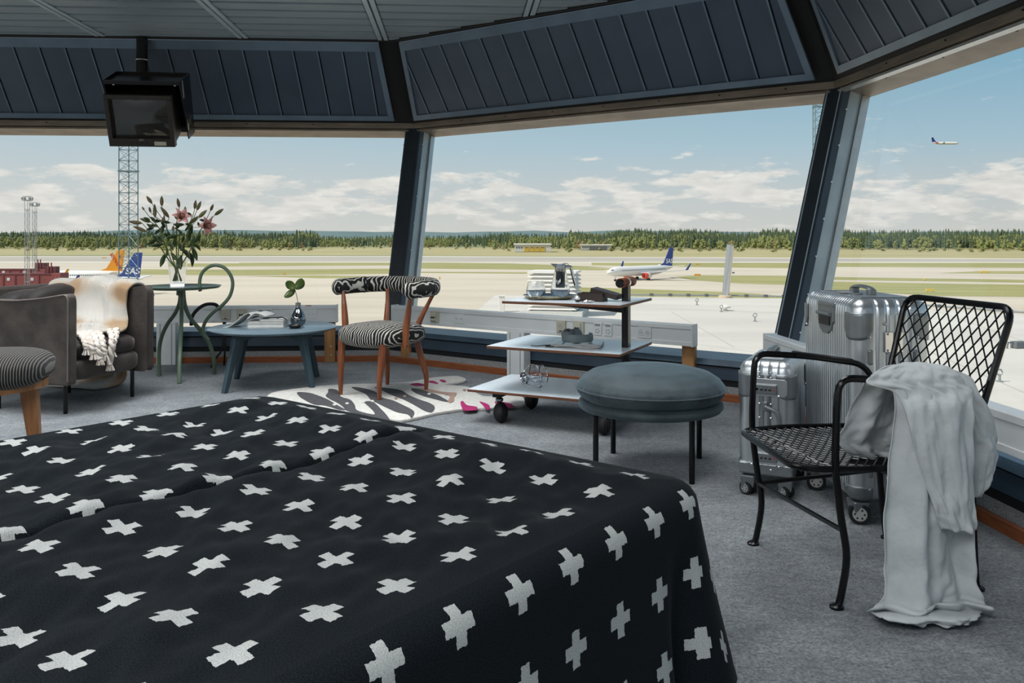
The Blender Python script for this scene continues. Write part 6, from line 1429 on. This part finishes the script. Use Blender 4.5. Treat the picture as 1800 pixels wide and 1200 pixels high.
# telescopic handle recess on the broad left face
MB().prism([Vector((-hw-.006, y, z)) for y, z in ((-.075, z1-.03), (.075, z1-.03), (.075, z1-.10), (.055, z1-.135), (.02, z1-.152), (-.02, z1-.152), (-.055, z1-.135), (-.075, z1-.10))], (.010, 0, 0)).build('handle_plate', m_alumd, r, smooth=False, bevel=.003)
MB().box((-hw-.004, 0, z1-.095), (.012, .10, .045)).build('handle_recess', m_blackp, r, smooth=False); MB().tube([(-hw-.012, -.062, z1-.075), (-hw-.012, .062, z1-.075)], .007, 10).build('pull_grip', m_alumd, r)
MB().grid(lambda u, v: Vector((-hw+.0+.11*v**1.3-.006*(1-v), (u-.5)*.15, z1-.045+.05*math.sin(v*PI/2))), 8, 10).build('handle_hood', m_alumd, r, solid=.004)
MB().box((-hw+.075, 0, z1+.0065), (.045, .06, .004)).build('release_button', m_cover, r, smooth=False)
for z in (.66, .20):
    for x in (-.018, .018):
        o = MB().box((x, -hd-.006, z), (.030, .006, .075)).build('latch_plate', m_chrome, r, smooth=False, bevel=.002)
        for s in (-.03, .03): MB().lathe([(.005, 0), (.004, .004), (.001, .0055)], 10, Matrix.Translation((x*1.25, -hd-.0085, z+s)) @ Matrix.Rotation(PI/2, 4, 'X')).build('rivet', m_chrome, o)
    for x in (-.03, .03): MB().lathe([(.006, 0), (.005, .004), (.001, .006)], 10, Matrix.Translation((x, -hd-.002, z+.065)) @ Matrix.Rotation(PI/2, 4, 'X')).build('rivet', m_chrome, r)
    MB().box((-.082, -hd-.003, z-.055 if z > .5 else z), (.017, .012, .055)).build('side_foot', m_alumd, r, smooth=False, bevel=.006)
    MB().box((.082, -hd-.003, z-.055 if z > .5 else z), (.017, .012, .055)).build('side_foot', m_alumd, r, smooth=False, bevel=.006)
l2 = Vector((.90, -.436)); ang = math.atan2(l2.y, l2.x); dn = Vector((-l2.y, l2.x))
SC = Vector((1.005, 3.385))+dn*.20
r, hw, hd, z0, z1 = suitcase('small_suitcase', (SC.x, SC.y, 0), ang, .215, .40, .545, 'small ribbed aluminium cabin suitcase with combination locks and side handle', .036, .024, False)
for z in (.435, .165):
    o = MB().box((.004, -hd-.010, z), (.085, .018, .038)).build('combination_lock', m_alumd, r, smooth=False, bevel=.004)
    MB().prism([Vector((x, -hd-.002, zz)) for x, zz in ((-.055, z-.03), (.075, z-.03), (.085, z-.02), (.085, z+.03), (.075, z+.04), (-.055, z+.04))], (0, -.004, 0)).build('lock_surround', m_alum, r, smooth=False, bevel=.002)
    for k in range(3): MB().lathe([(.006, -.004), (.006, .004)], 12, Matrix.Translation((-.012+k*.016, -hd-.019, z)) @ Matrix.Rotation(PI/2, 4, 'Y')).build('number_wheel', m_blackp, o)
    MB().lathe([(.006, 0), (.006, .003)], 12, Matrix.Translation((-.030, -hd-.0185, z)) @ Matrix.Rotation(PI/2, 4, 'X')).build('key_cylinder', m_chrome, o)
    MB().lathe([(.0035, 0), (.0035, .002)], 10, Matrix.Translation((.036, -hd-.0185, z)) @ Matrix.Rotation(PI/2, 4, 'X')).build('red_dot', m_red, o)
for z in (.50, .48, .375, .32, .23, .115):
    for x in (-.022, .022): MB().lathe([(.005, 0), (.0045, .003), (.001, .005)], 10, Matrix.Translation((x, -hd-.004, z)) @ Matrix.Rotation(PI/2, 4, 'X')).build('rivet', m_chrome, r)
MB().box((0, -hd-.008, .365), (.02, .012, .035)).build('handle_mount', m_alumd, r, smooth=False, bevel=.002); MB().box((0, -hd-.008, .225), (.02, .012, .035)).build('handle_mount', m_alumd, r, smooth=False, bevel=.002)
MB().tube(roundpoly([(.0, -hd-.014, .365), (.045, -hd-.020, .350), (.055, -hd-.022, .32), (.055, -hd-.022, .27), (.045, -hd-.020, .24), (0, -hd-.014, .225)], .02), .008, 10).build('side_handle', m_alumd, r)
MB().box((0, -hd+.01, .115), (.21, .03, .05)).build('bottom_bumper', m_alumd, r, smooth=False, bevel=.008)
# ================================================================== black wire armchair
FO = Vector((.863, 2.638, 0)); frz = math.atan2(.19, .98); fe1 = Vector((math.cos(frz), math.sin(frz), 0)); fe2 = Vector((-math.sin(frz), math.cos(frz), 0))
wc = empty('wire_chair', FO, frz, 'black metal wire armchair with diamond mesh seat and back', 'chair')
for s in (-1, 1):
    y = .25*s
    P = [(0.0, y, 0), (.012, y, .03), (.030, y, .14), (.012, y, .26), (-.004, y, .40), (.0, y, .55)]
    rear = [(.455, y*.92, .48), (.452, y*.90, .30), (.462, y*.88, .14), (.472, y*.86, .03), (.478, y*.86, 0)]
    arm = roundpoly([(.0, y, .55), (.006, y, .645), (.20, y*1.0, .630), (.42, y*.96, .596), (.455, y*.92, .48)], .06)
    pth = smoothpath(P, 5)[:-1]+arm+smoothpath(rear, 5)[1:]
    MB().tube(pth, .0105, 10).build('side_frame', m_blackm, wc)
    MB().tube([(.15, y, .640), (.36, y*.975, .610)], .017, 10, flat=(.55, 1.25)).build('arm_pad', m_blackm, wc)
    MB().lathe([(.02, 0), (.02, .006), (.011, .012)], 14, Matrix.Translation((0, y, 0))).build('foot_plate', m_blackm, wc); MB().lathe([(.02, 0), (.02, .006), (.011, .012)], 14, Matrix.Translation((.478, y*.86, 0))).build('foot_plate', m_blackm, wc)
    MB().tube([(.02, y, .205), (.455, y*.90, .235)], .0075, 8).build('stretcher', m_blackm, wc) if s > 0 else None
MB().tube([(.02, -.25, .215), (.02, .25, .205)], .0075, 8).build('stretcher', m_blackm, wc); MB().tube([(.455, -.225, .235), (.455, .225, .235)], .0075, 8).build('stretcher', m_blackm, wc)
seat = [(-.055, .235), (-.105, -.19), (-.06, -.235), (.12, -.268), (.43, -.235), (.43, .235), (.12, .262)]
def seatz(x, y): return .388-.018*(1-min(1, abs(y)/.25)**2)*(1 if 0 < x else .5)+(.0 if x > 0 else .008)
rim = roundpoly([(x, y, 0) for x, y in seat], .05, 5, True); rim = [Vector((p.x, p.y, .388)) for p in rim]
MB().tube(rim, .0095, 10, closed=True).build('seat_rim', m_blackm, wc)
poly = [(p.x, p.y) for p in rim]
def segclip(p, q):
    """part of segment p-q inside the convex outline"""
    pl = clip([(p[0], p[1]), (q[0], q[1]), (q[0]+1e-5, q[1]+1e-5), (p[0]+1e-5, p[1]+1e-5)], poly)
    return pl
hull = [(-.075, .235), (-.125, -.20), (-.06, -.25), (.12, -.268), (.43, -.24), (.43, .24), (.12, .262)]
mbw = []
for sg in (1, -1):
    for k in range(-26, 27):
        c = k*.030
        # lines through (c,0) with slope; thin quad clipped to the outline
        d_ = Vector((.62, sg*.78)); a = Vector((.16+c, 0))-d_*.6; b = Vector((.16+c, 0))+d_*.6; nrm = Vector((-d_.y, d_.x))*.0002
        q = clip([tuple(a+nrm), tuple(b+nrm), tuple(b-nrm), tuple(a-nrm)], poly)
        if len(q) < 3: continue
        ts = [(Vector(v)-a).dot(d_) for v in q]; t0, t1 = min(ts), max(ts)
        if t1-t0 < .02: continue
        P = [a+d_*(t0+(t1-t0)*i/8) for i in range(9)]
        MB().tube([(p.x, p.y, seatz(p.x, p.y)+sg*.0018) for p in P], .0027, 5).build('seat_wire', m_blackm, wc)
B0, B1 = Vector((.445, 0, .40)), Vector((.575, 0, .83)); bd = (B1-B0); blen = bd.length; bdn = bd.normalized()
def bpnt(s, t, off=0):   # s across (-1..1 as metres), t up in metres
    w = B0+bdn*t+Vector((.0, s, 0)); w.x += .02*(1-(s/.24)**2)*(t/blen); return w
outl = roundpoly([(-.215, .0, 0), (-.245, blen, 0), (.245, blen, 0), (.215, .0, 0)], .055, 6, True)
MB().tube([bpnt(p.x, p.y) for p in outl], .0105, 10, closed=True).build('back_rim', m_blackm, wc)
bpoly = [(p.x, p.y) for p in outl]
for sg in (1, -1):
    for k in range(-18, 19):
        d_ = Vector((.60, sg*.80)); c0 = Vector((k*.045, blen/2)); a = c0-d_*.7; b = c0+d_*.7; nrm = Vector((-d_.y, d_.x))*.0002
        q = clip([tuple(a+nrm), tuple(b+nrm), tuple(b-nrm), tuple(a-nrm)], bpoly)
        if len(q) < 3: continue
        ts = [(Vector(v)-a).dot(d_) for v in q]; t0, t1 = min(ts), max(ts)
        if t1-t0 < .02: continue
        P = [a+d_*(t0+(t1-t0)*i/8) for i in range(9)]
        MB().tube([bpnt(p.x, p.y)+Vector((sg*.0018, 0, 0)) for p in P], .0026, 5).build('back_wire', m_blackm, wc)
# linen sheet over the near arm
def onplane(px, py, yo):
    r_ = Vector(((px-HX)/F, 1, -(py-HY)/F)); c = Vector((0, 0, CH)); t = (yo+FO.dot(fe2)-c.dot(fe2))/r_.dot(fe2); p = c+r_*t
    q = p-FO; return Vector((q.dot(fe1), q.dot(fe2), p.z))
m_lin = mat('grey_linen', (.51, .53, .535), .9, col2=(.44, .46, .465), nscale=14, ndetail=4, bump=.5, bscale=30, sheen=.15)
ln_ = empty('linen_sheet', FO, frz, 'pale grey linen sheet thrown over the arm of the wire chair trailing on the carpet', 'sheet')
def sheet(rows, folds, nm, nu=46, k=7, taper=True):
    """rows: (py, pxL, pxR, y offset) or 3D point pairs; folds: list of (freq, amp, phase)"""
    Lp = smoothpath([onplane(a[1], a[0], a[3]) if len(a) == 4 else a[0] for a in rows], k); Rp = smoothpath([onplane(a[2], a[0], a[3]) if len(a) == 4 else a[1] for a in rows], k); n = len(Lp)
    def fn(u, v):
        i = int(round(v*(n-1))); p = Lp[i].lerp(Rp[i], u); w = sum(am*math.sin(fq*u*PI*2+ph+v*dr) for fq, am, ph, dr in folds)*(min(1, v*3+.15))
        w += .012*noise.noise(Vector((u*4, v*7, len(nm))))+.006*noise.noise(Vector((u*11, v*15, 3)))+.007*(.4-abs(noise.noise(Vector((u*6+v*4, v*8-u*3, len(nm)+5)))))
        z = p.z
        q = Vector((p.x+.004*noise.noise(Vector((u*9, v*9, 8))), p.y+w, z+.003*noise.noise(Vector((u*9, v*5, 1)))))
        if q.z < .010: q.z = .010+max(0, w)*.6
        return q
    return MB().grid(fn, nu, n).build(nm, m_lin, ln_, solid=.003, angle=180)
def fp(px, py, z=.012): p = gp(px, py, z)-FO; return Vector((p.dot(fe1), p.dot(fe2), z))
sheet([(666, 1560, 1640, -.270), (700, 1578, 1668, -.300), (760, 1580, 1695, -.312), (830, 1573, 1702, -.318), (900, 1567, 1707, -.318), (960, 1566, 1709, -.318), (1010, 1567, 1712, -.315), (1042, 1566, 1720, -.33), (1062, 1556, 1728, -.345),
       (fp(1540, 1072, .03), fp(1736, 1062, .05)), (fp(1529, 1078, .012), fp(1736, 1078, .012))], [(1.3, .022, .5, 1.5), (2.6, .013, 1.2, -2), (4.5, .005, 0, 3)], 'long_fall')
sheet([(fp(1531, 1076, .014), fp(1735, 1068, .016)), (fp(1556, 1090, .035), fp(1725, 1088, .03)), (fp(1590, 1097, .012), fp(1700, 1101, .012))], [(2.2, .01, .5, 1)], 'floor_fold', 40, 6)
sheet([(637, 1592, 1618, -.205), (643, 1562, 1660, -.240), (658, 1540, 1686, -.268), (675, 1530, 1700, -.285), (690, 1576, 1712, -.302), (720, 1598, 1715, -.335), (780, 1612, 1714, -.350), (860, 1638, 1717, -.360), (905, 1652, 1720, -.362), (934, 1664, 1722, -.362)], [(1.0, .012, .3, 1), (2.4, .006, 2, -1)], 'outer_flap')
sheet([(642, 1590, 1650, -.205), (662, 1625, 1704, -.240), (700, 1655, 1727, -.268), (735, 1675, 1747, -.272), (770, 1688, 1755, -.274), (805, 1695, 1756, -.274), (842, 1700, 1746, -.274), (872, 1705, 1722, -.274)], [(.8, .012, 1.0, 1)], 'rear_lobe', 30)
sheet([(638, 1590, 1618, -.210), (648, 1556, 1660, -.222), (665, 1530, 1660, -.220), (685, 1518, 1625, -.215), (715, 1502, 1612, -.185), (745, 1488, 1604, -.160), (772, 1476, 1598, -.140), (792, 1486, 1596, -.125), (804, 1505, 1592, -.115)], [(1.6, .014, .8, 1.5), (3.2, .006, .2, -2)], 'inner_fall', 44)
